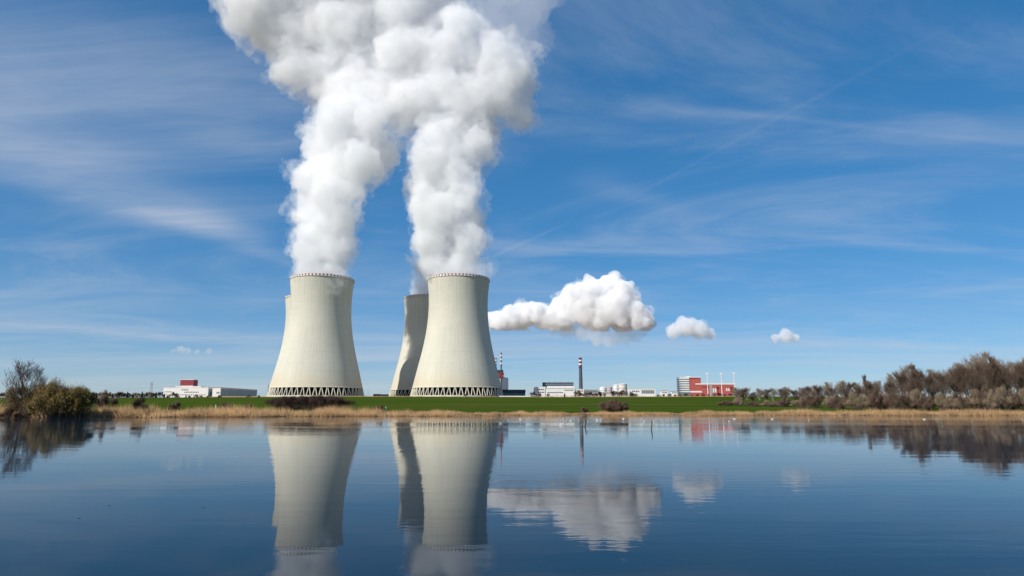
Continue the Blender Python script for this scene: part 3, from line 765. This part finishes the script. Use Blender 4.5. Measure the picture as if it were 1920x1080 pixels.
# lattice pylon
def pylon(u, v0, Y, wb, label):
    p = at(u, 748, Y); zg = gz(p.x, Y) - 0.2; h = at(u, v0, Y).z - zg
    o = empty('lattice_pylon', (p.x, Y, zg), label=label, cat='pylon', group='lattice pylons')
    wt = wb * 0.45; r = 0.09
    def c_(sx, sy, z): w_ = wb + (wt - wb) * z / h; return (sx * w_, sy * w_, z)
    for sx in (-1, 1):
        for sy in (-1, 1): MB().bar(c_(sx, sy, 0), c_(sx, sy, h), r).build('leg', steel, o)
    n = 7
    for k in range(n):
        z0, z1 = h * k / n, h * (k + 1) / n; m_ = MB()
        for (ax, ay, bx, by) in ((-1, -1, 1, -1), (1, -1, 1, 1), (1, 1, -1, 1), (-1, 1, -1, -1)):
            m_.bar(c_(ax, ay, z0), c_(bx, by, z1), 0.04).bar(c_(bx, by, z0), c_(ax, ay, z1), 0.04)
        m_.build('bracing', steel, o)
    for z in (0.97, 0.85): MB().bar((-wb * 1.5, 0, h * z), (wb * 1.5, 0, h * z), 0.18).build('crossarm', steel, o)
pylon(282, 716.5, 900, 1.5, 'thin lattice pylon standing alone left of the white office')
pylon(502, 722, 1040, 1.0, 'small faint lattice mast close to the left foot of the towers')

# ------------------------------------------------------------------ plants
def perp(D):
    A = np.where(np.abs(D[:, 2:3]) < 0.9, np.array([[0, 0, 1.]]), np.array([[1., 0, 0]]))
    X = np.cross(D, A); X /= np.linalg.norm(X, axis=1)[:, None]
    return X, np.cross(D, X)
def spikes(P, D, L, wd):
    """thin three sided twigs"""
    n = len(P); X, Y = perp(D); wd = np.broadcast_to(wd, (n,))[:, None]; L = np.broadcast_to(L, (n,))[:, None]
    V = np.empty((n, 4, 3))
    for k in range(3):
        t = 2 * PI * k / 3; V[:, k] = P + (X * math.cos(t) + Y * math.sin(t)) * wd
    V[:, 3] = P + D * L
    i = (np.arange(n) * 4)[:, None]
    Fc = np.concatenate([i + [0, 1, 3], i + [1, 2, 3], i + [2, 0, 3]])
    return V.reshape(-1, 3), Fc
def leaves(P, size):
    n = len(P); D = rand_dirs(n); X, Y = perp(D); s = np.broadcast_to(size, (n,))[:, None]
    V = np.stack([P, P + D * s + X * s * 0.35, P + D * s * 2, P + D * s - X * s * 0.35], 1)
    i = (np.arange(n) * 4)[:, None]
    return V.reshape(-1, 3), np.concatenate([i + [0, 1, 2], i + [0, 2, 3]])
def unit(D): return D / np.maximum(np.linalg.norm(D, axis=1), 1e-6)[:, None]
bark = mat('bark', (0.085, 0.06, 0.045), 0.95, 0.3, 2.0)
pale_bark = mat('pale_bark', (0.30, 0.27, 0.23), 0.9, 0.3, 1.0)
twig_brown = mat('brown_twigs', (0.10, 0.065, 0.045), 0.95, 0.2, 0.6, island=[(0.055, 0.035, 0.025), (0.11, 0.07, 0.045), (0.15, 0.10, 0.07)])
twig_dark = mat('dark_red_twigs', (0.034, 0.018, 0.015), 0.95, 0.2, 0.6, island=[(0.016, 0.009, 0.008), (0.034, 0.018, 0.015), (0.062, 0.033, 0.026)])
twig_tan = mat('tan_twigs', (0.20, 0.15, 0.10), 0.95, 0.2, 0.6, island=[(0.11, 0.08, 0.055), (0.20, 0.15, 0.10), (0.28, 0.21, 0.14)])
leaf_willow = mat('willow_leaves', (0.42, 0.33, 0.06), 0.8, 0.2, 0.5, island=[(0.24, 0.18, 0.03), (0.42, 0.33, 0.055), (0.56, 0.46, 0.10)])
leaf_dark = mat('conifer_needles', (0.02, 0.035, 0.018), 0.9, 0.3, 0.6, island=[(0.012, 0.022, 0.012), (0.025, 0.045, 0.02)])
reed_m = mat('dry_reeds', (0.38, 0.235, 0.115), 0.9, 0.65, 0.16, imix=0.5, island=[(0.13, 0.07, 0.03), (0.30, 0.175, 0.075), (0.42, 0.27, 0.125), (0.52, 0.37, 0.20)])

def tree_meshes(h, seed, spread=0.34, ntw=2600, tw=0.03, mt=None, twl=1.0, lean=0.0, start=0.22, rise=(0.45, 1.0)):
    rs = random.Random(seed); tr_ = MB(); P, D, L = [], [], []
    def grow(p, d, ln, r, depth):
        n = 4 if depth == 0 else 3
        pts = [p]
        for i in range(n):
            d = (d + Vector((rs.uniform(-1, 1), rs.uniform(-1, 1), rs.uniform(-0.1, 0.5))) * (0.07 if depth == 0 else 0.18)).normalized()
            q_ = p + d * (ln / n); r2 = r * (1 - 0.7 * (i + 1) / n) if depth else r * (1 - 0.85 * (i + 1) / n)
            r1 = r * (1 - (0.7 if depth else 0.85) * i / n)
            tr_.bar(p, q_, r1, max(r2, 0.015), 5 if depth < 2 else 3)
            if depth < 3:
                lo = start if depth == 0 else 0.15
                for _ in range((4, 3, 2)[depth] + rs.randint(0, 1)):
                    f = rs.random(); fr = (i + f) / n
                    if fr < lo: continue
                    a = rs.uniform(0, 2 * PI); up = rs.uniform(*rise)
                    o_ = Vector((math.cos(a), math.sin(a), up)).normalized()
                    cd = (d * 0.45 + o_).normalized()
                    cl = ln * (spread * (1.25 - 0.8 * fr) * 2.0 if depth == 0 else rs.uniform(0.45, 0.65))
                    grow(p.lerp(q_, f), cd, cl, max(r1 * 0.5, 0.02), depth + 1)
            if depth >= 1:
                for _ in range(3 if depth < 3 else 5):
                    f = rs.random(); P.append(p.lerp(q_, f)[:]); a = Vector((rs.uniform(-1, 1), rs.uniform(-1, 1), rs.uniform(-0.2, 1.1)))
                    D.append((d + a).normalized()[:]); L.append(h * rs.uniform(0.025, 0.07) * twl)
            p = q_
    grow(Vector((0, 0, 0)), Vector((lean, 0, 1)).normalized(), h * 0.86, h * 0.016 + 0.04, 0)
    P, D, L = np.array(P), np.array(D), np.array(L)
    k = np.random.default_rng(seed).permutation(len(P))[:ntw]
    V, Fc = spikes(P[k], D[k], L[k], tw)
    cr = mesh_np('twigs', V, Fc); cr.materials.append(mt or twig_brown)
    tm = tr_.mesh('trunk'); tm.materials.append(bark)
    return tm, cr
def conifer_meshes(h, seed):
    g = np.random.default_rng(seed); n = 900
    t = g.uniform(0.12, 1, n) ** 0.8; a = g.uniform(0, 2 * PI, n)
    D = unit(np.stack([np.cos(a), np.sin(a), g.uniform(-0.35, 0.25, n)], 1)); Lg = (1.02 - t) * h * 0.24 * g.uniform(0.7, 1.15, n)
    P = np.stack([0 * t, 0 * t, t * h], 1)
    V1, F1 = spikes(P, D, Lg, 0.2)
    k = np.repeat(np.arange(n), 3); f = g.uniform(0.3, 1, len(k))[:, None]
    V2, F2 = leaves(P[k] + D[k] * Lg[k][:, None] * f, g.uniform(0.25, 0.5, len(k)))
    me = mesh_np('needles', np.concatenate([V1, V2]), np.concatenate([F1, F2 + len(V1)])); me.materials.append(leaf_dark)
    tm = MB().bar((0, 0, 0), (0, 0, h * 0.95), h * 0.018 + 0.05, 0.03, 6).mesh('trunk'); tm.materials.append(bark)
    return tm, me
def put_tree(name, meshes, href, x, y, h, label, group, rz=None, wide=1.0, cat='tree', crown='crown', trunk='trunk', sink=0.1):
    s = h / href
    o = empty(name, (x, y, gz(x, y) - sink), random.uniform(0, 6.28) if rz is None else rz, label=label, cat=cat, group=group)
    o.scale = (s * wide, s * wide, s)
    link(trunk, meshes[0], None, o); link(crown, meshes[1], None, o)
    return o
def shrub_meshes(w_, h, dep, seed, nst=500, ntw=6000, mt=None, nlf=0, lm=None, lsz=0.12, tw=0.025, top=0.45, lumps=6, flat_=0.5):
    """a lumpy dome of stems, twigs and leaves, base centre at the origin"""
    g = np.random.default_rng(seed)
    lx = (np.arange(lumps) + g.uniform(0.1, 0.9, lumps)) / lumps * 1.5 - 0.75
    env = np.maximum(0.08, 1 - lx ** 2) ** flat_ * g.uniform(0.78, 1.0, lumps); env[lumps // 2] = max(env[lumps // 2], 0.98)
    lr = np.stack([g.uniform(0.16, 0.28, lumps) * w_ * (6 / max(6, lumps)) ** 0.5, g.uniform(0.22, 0.38, lumps) * dep, env * h * 0.55], 1)
    lc = np.stack([lx * w_ / 2, g.uniform(-0.45, 0.45, lumps) * dep / 2, env * h * 0.45], 1)
    k = np.repeat(np.arange(lumps), 3)                                # smaller sprays standing out of the big ones
    lc2 = lc[k] + lr[k] * unit(g.normal(0, 1, (len(k), 3)) * [1, 1, 0.6] + [0, 0, 0.5]) * 0.72
    lr2 = lr[k] * g.uniform(0.25, 0.5, (len(k), 1))
    lc, lr = np.concatenate([lc, lc2]), np.concatenate([lr, lr2]); top_ = (lc[:, 2] + lr[:, 2]).max(); lc[:, 2] *= h / top_; lr[:, 2] *= h / top_
    lumps = len(lc)
    def surf(n, lo, hi):
        i = g.integers(0, lumps, n); d = g.normal(size=(n, 3)); d = unit(d); d[:, 2] = np.abs(d[:, 2]) * g.choice([1, 1, -0.6], n)
        p = lc[i] + lr[i] * d * g.uniform(lo, hi, n)[:, None]; p[:, 2] = np.maximum(p[:, 2], 0.03)
        return p, d
    T, d = surf(nst, 0.4, 0.95)
    B = np.stack([T[:, 0] * 0.45 + g.normal(0, w_ * 0.05, nst), T[:, 1] * 0.45, np.full(nst, -0.1)], 1)
    Dv = T - B; Ln = np.linalg.norm(Dv, axis=1)
    V, Fc = spikes(B, Dv / Ln[:, None], Ln, g.uniform(0.02, 0.05, nst))
    st = mesh_np('stems', V, Fc); st.materials.append(bark)
    p, d = surf(ntw, 0.35, 1.0)
    dd = unit(d * 0.6 + np.array([[0, 0, 0.6]]) + g.normal(0, 0.45, (ntw, 3)))
    V, Fc = spikes(p, dd, g.uniform(0.04, 0.2, ntw) * h ** 0.7 + 0.15, tw)
    cr = mesh_np('twigs', V, Fc); cr.materials.append(mt or twig_brown)
    lf = None
    if nlf:
        p, d = surf(nlf, 0.75, 1.12)
        V, Fc = leaves(p, g.uniform(0.6, 1.3, nlf) * lsz)
        lf = mesh_np('leaves', V, Fc); lf.materials.append(lm)
    return st, cr, lf
def put_shrub(name, meshes, x, y, label, group, rz=0.0, sc=(1, 1, 1), cat='shrub', sink=0.05):
    o = empty(name, (x, y, gz(x, y) - sink), rz, label=label, cat=cat, group=group); o.scale = sc
    link('stems', meshes[0], None, o); link('twigs', meshes[1], None, o)
    if meshes[2]: link('leaves', meshes[2], None, o)
    return o
def xy(u, Y): return at(u, 765, Y).x
def hgt(u, v, Y): return at(u, v, Y).z - gz(xy(u, Y), Y)

# left bank
Yl = 124.0
SH = 'shrubs on the left bank'
m_ = shrub_meshes(11.5, 7.0, 7, 11, 400, 11000, twig_brown, 13000, leaf_willow, 0.11, lumps=10, flat_=0.35)
put_shrub('willow_shrub', m_, xy(60, Yl + 2), Yl + 2, 'brown twiggy willow shrub with a few yellow leaves behind the bare bank tree', SH, sc=(1, 1, hgt(80, 717, Yl + 2) / 7.0))
m_ = shrub_meshes(12.0, 6.4, 7, 23, 400, 13000, twig_brown, 22000, leaf_willow, 0.12, lumps=11, flat_=0.4)
put_shrub('willow_shrub', m_, xy(102, Yl), Yl, 'big willow shrub with yellow green top and dark foot on the left bank', SH, sc=(1, 1, hgt(110, 709, Yl) / 6.4))
m_ = shrub_meshes(7.5, 4.8, 5, 31, 250, 6000, twig_dark, 12000, leaf_willow, 0.11, lumps=7, flat_=0.4)
put_shrub('willow_shrub', m_, xy(143, Yl + 1), Yl + 1, 'lower yellow green willow shrub, right end of the left bank clump', SH, sc=(1, 1, hgt(148, 724, Yl + 1) / 4.8))
m_ = shrub_meshes(5.5, 2.4, 4, 37, 200, 2600, twig_dark, 900, leaf_willow, 0.08, lumps=5)
put_shrub('low_shrub', m_, xy(26, Yl - 2.5), Yl - 2.5, 'low straggly shrub at the foot of the bare bank tree', SH)
m_ = shrub_meshes(4.4, 4.0, 4, 41, 200, 3600, twig_brown, 0, lumps=5)
put_shrub('bare_shrub', m_, xy(193, 165), 165, 'reddish bare shrub in the field right of the willow clump', SH, sc=(1.1, 1.1, hgt(193, 731, 165) / 4.0))
m_ = shrub_meshes(2.6, 4.2, 2.6, 43, 120, 1900, twig_dark, 0, lumps=4, top=0.6)
put_shrub('bare_shrub', m_, xy(260, 133), 133, 'narrow dark bare shrub on the bank below the lattice pylon', SH, sc=(1, 1, hgt(260, 737, 133) / 4.2))
tm = tree_meshes(10, 5, 0.28, 1200, 0.018, twig_brown, 1.1)
put_tree('bare_tree', tm, 10, xy(38, Yl - 1), Yl - 1, hgt(40, 684, Yl - 1), 'tall leafless tree at the left end of the bank', 'bare trees on the left bank', 0.4, 0.75, crown='twigs')
tm2 = tree_meshes(10, 17, 0.24, 450, 0.018, twig_brown, 1.1)
put_tree('bare_tree', tm2, 10, xy(64, Yl + 3), Yl + 3, hgt(66, 692, Yl + 3), 'second leafless tree, its crown rising out of the willow shrub', 'bare trees on the left bank', 2.0, 0.7, crown='twigs')
# thickets in front of the field
Yt = 168
s = px_m(580, 755, Yt); wT = (672 - 490) * s
m_ = shrub_meshes(wT, 4.4, 9, 51, 900, 30000, twig_dark, 0, lumps=18, tw=0.022, flat_=0.3)
put_shrub('bramble_thicket', m_, xy(580, Yt), Yt, 'wide dark brown leafless thicket below the leftmost big cooling tower', 'thickets at the field edge', sc=(1, 1, hgt(580, 738, Yt) / 4.4), cat='thicket')
Yt = 160; s = px_m(1152, 760, Yt)
m_ = shrub_meshes(52 * s, 3.2, 5, 53, 400, 9000, twig_brown, 2600, mat('olive_buds', (0.10, 0.075, 0.02), 0.9, 0.2, 1.0), 0.07, lumps=8)
put_shrub('bramble_thicket', m_, xy(1152, Yt), Yt, 'rounded olive brown thicket at the field edge below the white tanks', 'thickets at the field edge', sc=(1, 1, hgt(1152, 747, Yt) / 3.2), cat='thicket')
m_ = shrub_meshes(2.6, 1.3, 2, 57, 90, 1300, twig_brown, 0, lumps=4)
for u, Y, vt, lab in ((711, 158, 757.5, 'tiny brown bush at the field edge between the reflections of the towers'), (424, 150, 753, 'small brown bush on the bank beside the white marker post'),
                      (465, 155, 756, 'small brown bush on the bank just left of the wide thicket'), (1097, 157, 762, 'flat little bush on the bank left of the olive brown thicket'), (327, 150, 752, 'small brown bush on the bank below the red penthouse')):
    put_shrub('small_bush', m_, xy(u, Y), Y, lab, 'small bushes along the bank', rz=u, sc=(1, 1, max(0.5, hgt(u, vt, Y) / 1.3)), cat='bush')

# distant trees before and beside the station
def far_tree(seed, m):
    st, cr, _ = shrub_meshes(8.5, 9, 7, seed, 160, 2600, m, tw=0.07, lumps=5)
    return MB().bar((0, 0, 0), (0.2, 0, 3.4), 0.28, 0.18, 6).bar((0.2, 0, 3.3), (1.2, 0.3, 6), 0.16, 0.05, 5).bar((0.2, 0, 3.2), (-1.1, -0.2, 6.4), 0.15, 0.05, 5).bar((0.2, 0, 3.3), (0.1, 0.2, 8.4), 0.14, 0.03, 5).mesh('trunk'), cr
far_t = [far_tree(61 + k, m) for k, m in enumerate((twig_brown, twig_dark, twig_tan, twig_dark))]
for me in far_t: me[0].materials.append(bark)
far_c = [conifer_meshes(9, 71), conifer_meshes(9, 72)]
row = [(-14, 736, 't'), (2, 735, 't'), (12, 736.5, 'c')] + [(152 + k * 5.6 + random.uniform(-2, 2), 735.5 + random.uniform(-2.2, 2.5), 'ctcttcttttctttt'[k % 15]) for k in range(27)]
row += [(306, 738, 'c'), (312, 741, 't'), (325, 734, 't'), (331, 740, 't'), (347, 739, 'c'), (354, 741, 't'), (366, 739, 't'), (375, 742, 't'), (388, 741, 't'), (409, 740, 't'), (464, 739, 't'), (484, 741, 't')]
for i, (u, v, k) in enumerate(row):
    Y = 640 + (i * 37) % 60
    me = far_t[i % 4] if k == 't' else far_c[i % 2]
    put_tree('far_tree' if k == 't' else 'far_conifer', me, 9, xy(u, Y), Y, max(3.0, hgt(u, v, Y)), '%s, %s from the left in the far row before the white office' % ('bare brown tree' if k == 't' else 'dark conifer', ORD[i]), 'far row of trees left of the towers', wide=1.35 if k == 't' else 1.1)
row = [(873, 738.5), (880, 739.5), (922, 740), (950, 739), (999, 733), (1013, 737), (1028, 737), (1059, 737), (1083, 731), (1088, 735), (1098, 735), (1107, 734), (1116, 736), (1125, 733), (1134, 736), (1150, 732), (1158, 733), (1166, 730), (1174, 732), (1186, 736), (1193, 737)]
for i, (u, v) in enumerate(row):
    Y = 885 + (i * 29) % 50
    put_tree('far_tree', far_t[(i * 3) % 4] if u != 1059 else far_c[0], 9, xy(u, Y), Y, max(3.5, hgt(u, v, Y)), 'bare scrubby tree, %s from the left among those before the service buildings' % ORD[i], 'far scrubby trees right of the towers', wide=1.3)
for i in range(16):
    u = 1235 + i * 10.5; Y = 890 + (i * 31) % 60; v = 739.5 - (i % 3) * 1.2 - (i > 9) * 1.5
    put_tree('far_tree', far_t[i % 4], 9, xy(u, Y), Y, max(3.5, hgt(u, v, Y)), 'low grey tree, %s from the left in the hedge before the red hall' % ORD[i], 'far hedge before the red hall', wide=1.5)

# the wood on the right
wood = [tree_meshes(12, 81 + k, 0.23, 3000, 0.020, (twig_tan, twig_brown, twig_tan, twig_brown)[k], 1.5, start=0.10, rise=(0.7, 1.5)) for k in range(4)]
slim = tree_meshes(12, 91, 0.14, 2600, 0.020, twig_brown, 1.0, start=0.1, rise=(1.0, 1.8))
for me in (wood[0][0], wood[2][0]): me.materials.clear(); me.materials.append(pale_bark)
PU = [1380, 1430, 1480, 1530, 1560, 1600, 1660, 1700, 1730, 1770, 1810, 1860, 1900, 1960, 2100, 2300]
PV = [728, 727, 722, 724, 720, 715, 711, 692, 690, 690, 686, 670, 678, 680, 684, 690]
spots = []
for i in range(48):
    u = 1378 + i * 12.6 + random.uniform(-5, 5); near = i % 2
    Y = (np.interp(u, [1380, 1500, 1700, 1900], [330, 270, 205, 185]) if near else np.interp(u, [1380, 1500, 1700, 1900], [460, 400, 300, 250])) + random.uniform(-12, 12)
    v = np.interp(u, PU, PV) + random.uniform(-3, 9) - (0 if not near else -4)
    spots.append((u, v, float(Y)))
for i, (u, v, Y) in enumerate(sorted(spots)):
    put_tree('wood_tree', wood[i % 4], 12, xy(u, Y), Y, hgt(u, v, Y), 'bare brown tree in the right hand wood, %s from its left end' % ORD[i], 'bare trees of the right hand wood', wide=float(np.interp(u, [1380, 1560, 1700], [1.9, 1.5, 1.1])))
for u, v, Y, lab in ((1631, 702, 260, 'slim pointed tree standing up at the left of the wood'), (1720, 681, 215, 'slim pointed tree rising over the middle of the wood'), (1858, 666, 190, 'tallest slim tree near the right edge of the wood')):
    put_tree('slim_tree', slim, 12, xy(u, Y), Y, hgt(u, v, Y), lab, 'slim trees of the right hand wood')
us = shrub_meshes(7, 3.2, 4, 97, 250, 3600, twig_tan, 0, lumps=6, tw=0.03); us2 = shrub_meshes(7, 3.2, 4, 98, 250, 3600, twig_brown, 0, lumps=6, tw=0.03)
for i in range(24):
    u = 1365 + i * 27 + random.uniform(-8, 8); Y = float(np.interp(u, [1360, 1600, 1900, 2200], [240, 190, 170, 165])) + random.uniform(-6, 6)
    v = float(np.interp(u, [1365, 1450, 1600, 1900, 2200], [752, 745, 735, 728, 728])) + random.uniform(-6, 6)
    put_shrub('edge_bush', us if i % 2 else us2, xy(u, Y), Y, 'tangled bare bush at the edge of the right hand wood, %s from the left' % ORD[i], 'bushes along the edge of the wood', rz=i, sc=(1.1, 1.1, max(0.6, hgt(u, v, Y) / 3.2)), cat='bush')

# reeds and dry grass along the shore
def reeds():
    n = 95000
    x = RNG.uniform(-165, 185, n)
    dep = np.interp(x, [-165, -70, -25, 0, 40, 70, 185], [14, 14, 12, 8, 8.5, 12, 12])
    d = RNG.uniform(0, 1, n) ** 1.35 * dep - 0.5
    clump = 0.5 + 0.5 * np.sin(x * 1.7 + 2 * np.sin(d * 0.9)) * np.sin(d * 1.3 + x * 0.37) + 0.3 * np.sin(x * 0.31)
    keep = RNG.uniform(0, 1, n) < np.clip(0.35 + 0.7 * clump, 0.08, 1)
    x, d, clump = x[keep], d[keep], clump[keep]; n = len(x)
    y = shore(x) + d; z = np.maximum(ground_z(x, y), -0.1) - 0.03
    top_ = np.interp(x, [-165, -95, -70, -30, -12, 35, 60, 90, 185], [2.6, 2.6, 2.6, 2.2, 0.95, 0.88, 1.3, 1.6, 1.6])
    h = top_ * (0.34 + 0.5 * np.clip(clump, 0, 1.2) + 0.16 * np.sin(x * 0.77 + 1.3 * np.sin(x * 0.23))) * RNG.uniform(0.55, 1.15, n)
    lean = np.stack([RNG.normal(0, 0.35, n), RNG.normal(-0.1, 0.3, n), np.ones(n)], 1)
    return mesh_np('reed_bed', *spikes(np.stack([x, y, z], 1), unit(lean), h, RNG.uniform(0.018, 0.05, n)))
tag(link('reed_bed', reeds(), reed_m), 'tan dry reeds and grass fringing the far shore', 'reeds', kind='stuff')
def tufts():
    n = 26000
    x = RNG.uniform(-420, 330, n); y = RNG.uniform(873, 940, n)
    V, Fc = spikes(np.stack([x, y, ground_z(x, y) - 0.05], 1), unit(np.stack([RNG.normal(0, 0.3, n), RNG.normal(0, 0.3, n), np.ones(n)], 1)), RNG.uniform(0.5, 1.3, n) * (1 + 0.6 * np.sin(x * 0.09) * np.sin(x * 0.31 + 1)), 0.09)
    return mesh_np('dry_verge_grass', V, Fc)
tag(link('dry_verge_grass', tufts(), reed_m), 'strip of dry grass between the field and the tower feet', 'grass', kind='stuff')
# ------------------------------------------------------------------ small things on the water and the bank
post_m = mat('white_post', (0.8, 0.8, 0.78), 0.6, 0.05, 1.0)
for u, v0, v1, Y, lab in ((404.5, 758.5, 765, 147, 'white marker post on the bank below the white office'), (723.5, 762.3, 767, 159, 'white marker post at the field edge right of the wide thicket')):
    x = xy(u, Y); zg = gz(x, Y); h = at(u, v0, Y).z - zg
    o = empty('marker_post', (x, Y, zg - 0.1), label=lab, cat='post', group='white marker posts')
    MB().bar((0, 0, 0), (0, 0, h), 0.10, 0.10, 8).build('post', post_m, o); MB().bar((0, 0, h), (0, 0, h + 0.12), 0.115, 0.03, 8).build('cap', grey_c, o)
wet = mat('wet_wood', (0.045, 0.035, 0.03), 0.7, 0.3, 3.0); drywood = mat('bleached_wood', (0.36, 0.31, 0.25), 0.8, 0.2, 3.0)
def stake(ub, vb, ut, vt, r, m, label, fork=False):
    p = on_water(ub, vb); t_ = at(ut, vt, p.y)
    o = empty('wooden_stake', (p.x, p.y, 0), label=label, cat='stake', group='wooden stakes standing in the pond')
    d = t_ - p; b_ = MB()
    k1 = d * 0.5 + Vector((0.03, 0, 0))
    b_.bar(-d * 0.15, k1, r, r * 0.9, 7).bar(k1 * 0.98, d, r * 0.88, r * 0.6, 7); b_.build('shaft', m, o)
    if fork: MB().bar(d * 0.6, d * 0.85 + Vector((0.22, 0, 0.05)), r * 0.6, r * 0.3, 5).build('side_branch', m, o)
stake(1096.5, 800, 1098.5, 784.5, 0.06, wet, 'dark wooden stake leaning in the pond below the chimney', True)
stake(1091.5, 799, 1090.5, 792, 0.05, wet, 'short dark stake beside the leaning stake below the chimney')
stake(1023, 790, 1025.5, 775.5, 0.035, drywood, 'thin bleached stick in the pond left of the gulls')
stake(1221, 806, 1222, 789, 0.05, wet, 'upright dark stake in the pond right of the gulls')
stake(1391, 799, 1392, 792, 0.04, wet, 'small dark stake far right in the pond')

def gull_mesh():
    rings = [(-0.30, 0.13, 0.008, 0.012), (-0.22, 0.115, 0.035, 0.03), (-0.13, 0.09, 0.075, 0.065), (-0.03, 0.075, 0.092, 0.085), (0.07, 0.075, 0.085, 0.08), (0.14, 0.10, 0.06, 0.062),
             (0.175, 0.15, 0.040, 0.045), (0.19, 0.20, 0.036, 0.040), (0.205, 0.235, 0.040, 0.040), (0.235, 0.24, 0.036, 0.034), (0.265, 0.232, 0.016, 0.016), (0.305, 0.226, 0.008, 0.009), (0.325, 0.220, 0.002, 0.003)]
    V, Fc = [], []; k = 10
    for x, z, ry, rz_ in rings:
        for i in range(k):
            t = 2 * PI * i / k; V.append((x + (0.02 * math.sin(t) if z > 0.14 else 0), ry * math.cos(t), z + rz_ * math.sin(t)))
    for j in range(len(rings) - 1):
        for i in range(k): i2 = (i + 1) % k; Fc.append((j * k + i, j * k + i2, (j + 1) * k + i2, (j + 1) * k + i))
    body = bpy.data.meshes.new('body'); body.from_pydata(V, [], Fc); body.polygons.foreach_set('use_smooth', [True] * len(Fc)); body.update()
    return body
GB = gull_mesh(); GB.materials.append(mat('gull_white', (0.82, 0.82, 0.82), 0.8, 0.04, 8.0))
def wing_mesh(sg):
    b_ = MB(); n = 8
    pts = [(0.10, 0.062, 0.115), (0.02, 0.088, 0.135), (-0.10, 0.080, 0.135), (-0.24, 0.045, 0.130), (-0.36, 0.022, 0.142), (-0.22, 0.055, 0.105), (-0.08, 0.090, 0.085), (0.05, 0.090, 0.085)]
    for off in (0.0, 0.014):
        for x, y, z in pts: b_.v.append((x, sg * (y + off), z))
    b_.f = [tuple(range(n)), tuple(range(2 * n - 1, n - 1, -1))] + [(i, (i + 1) % n, n + (i + 1) % n, n + i) for i in range(n)]
    me = b_.mesh('wing'); me.materials.append(mat('gull_grey', (0.55, 0.56, 0.58), 0.8, 0.05, 8.0)); return me
GW = [wing_mesh(1), wing_mesh(-1)]
gp = [(938.6, 793.8), (953, 787.5), (975.5, 785.4), (975.8, 791), (1046.7, 787.2), (1051.8, 796), (1056.3, 785.2), (1062, 790.5), (1070.3, 787.6), (1085.5, 787.2), (1102.5, 789), (1119.7, 787.2), (1126.3, 787), (1129.7, 785),
      (1167.5, 787.6), (1168.7, 785), (1208, 790), (1226, 791), (1260, 786), (1367.5, 791), (1376.7, 785.2), (1448, 785.5), (1517, 787.5), (1733, 785.8)]
for i, (u, v) in enumerate(gp):
    p = on_water(u, v + 0.6)
    o = empty('gull', (p.x, p.y, -0.025), random.uniform(0, 6.28), label='white gull floating on the pond, %s from the left of the flock' % ORD[i], cat='gull', group='gulls resting on the pond')
    o.scale = (0.85,) * 3
    link('body', GB, None, o); link('wing', GW[0], None, o); link('wing', GW[1], None, o)
leafm = mat('dead_leaf', (0.06, 0.045, 0.03), 0.8, 0.2, 5)
for u, v, lab in ((148, 972, 'small dark leaf floating in the near left of the pond'), (381, 952, 'small dark leaf floating left of the thicket side tower reflection'), (204, 948, 'tiny dark leaf floating furthest of those at left')):
    p = on_water(u, v); b_ = MB()
    for z in (0.006, 0.014): b_.v += [(-0.11, 0, z + 0.012), (-0.03, 0.045, z), (0.06, 0.035, z), (0.12, 0, z + 0.02), (0.06, -0.04, z), (-0.04, -0.04, z)]
    b_.f = [(5, 4, 3, 2, 1, 0), (6, 7, 8, 9, 10, 11)] + [(i, (i + 1) % 6, 6 + (i + 1) % 6, 6 + i) for i in range(6)]
    o = tag(b_.build('floating_leaf', leafm, None, (p.x, p.y, 0)), lab, 'leaf', 'dead leaves afloat'); o.scale = (0.3,) * 3
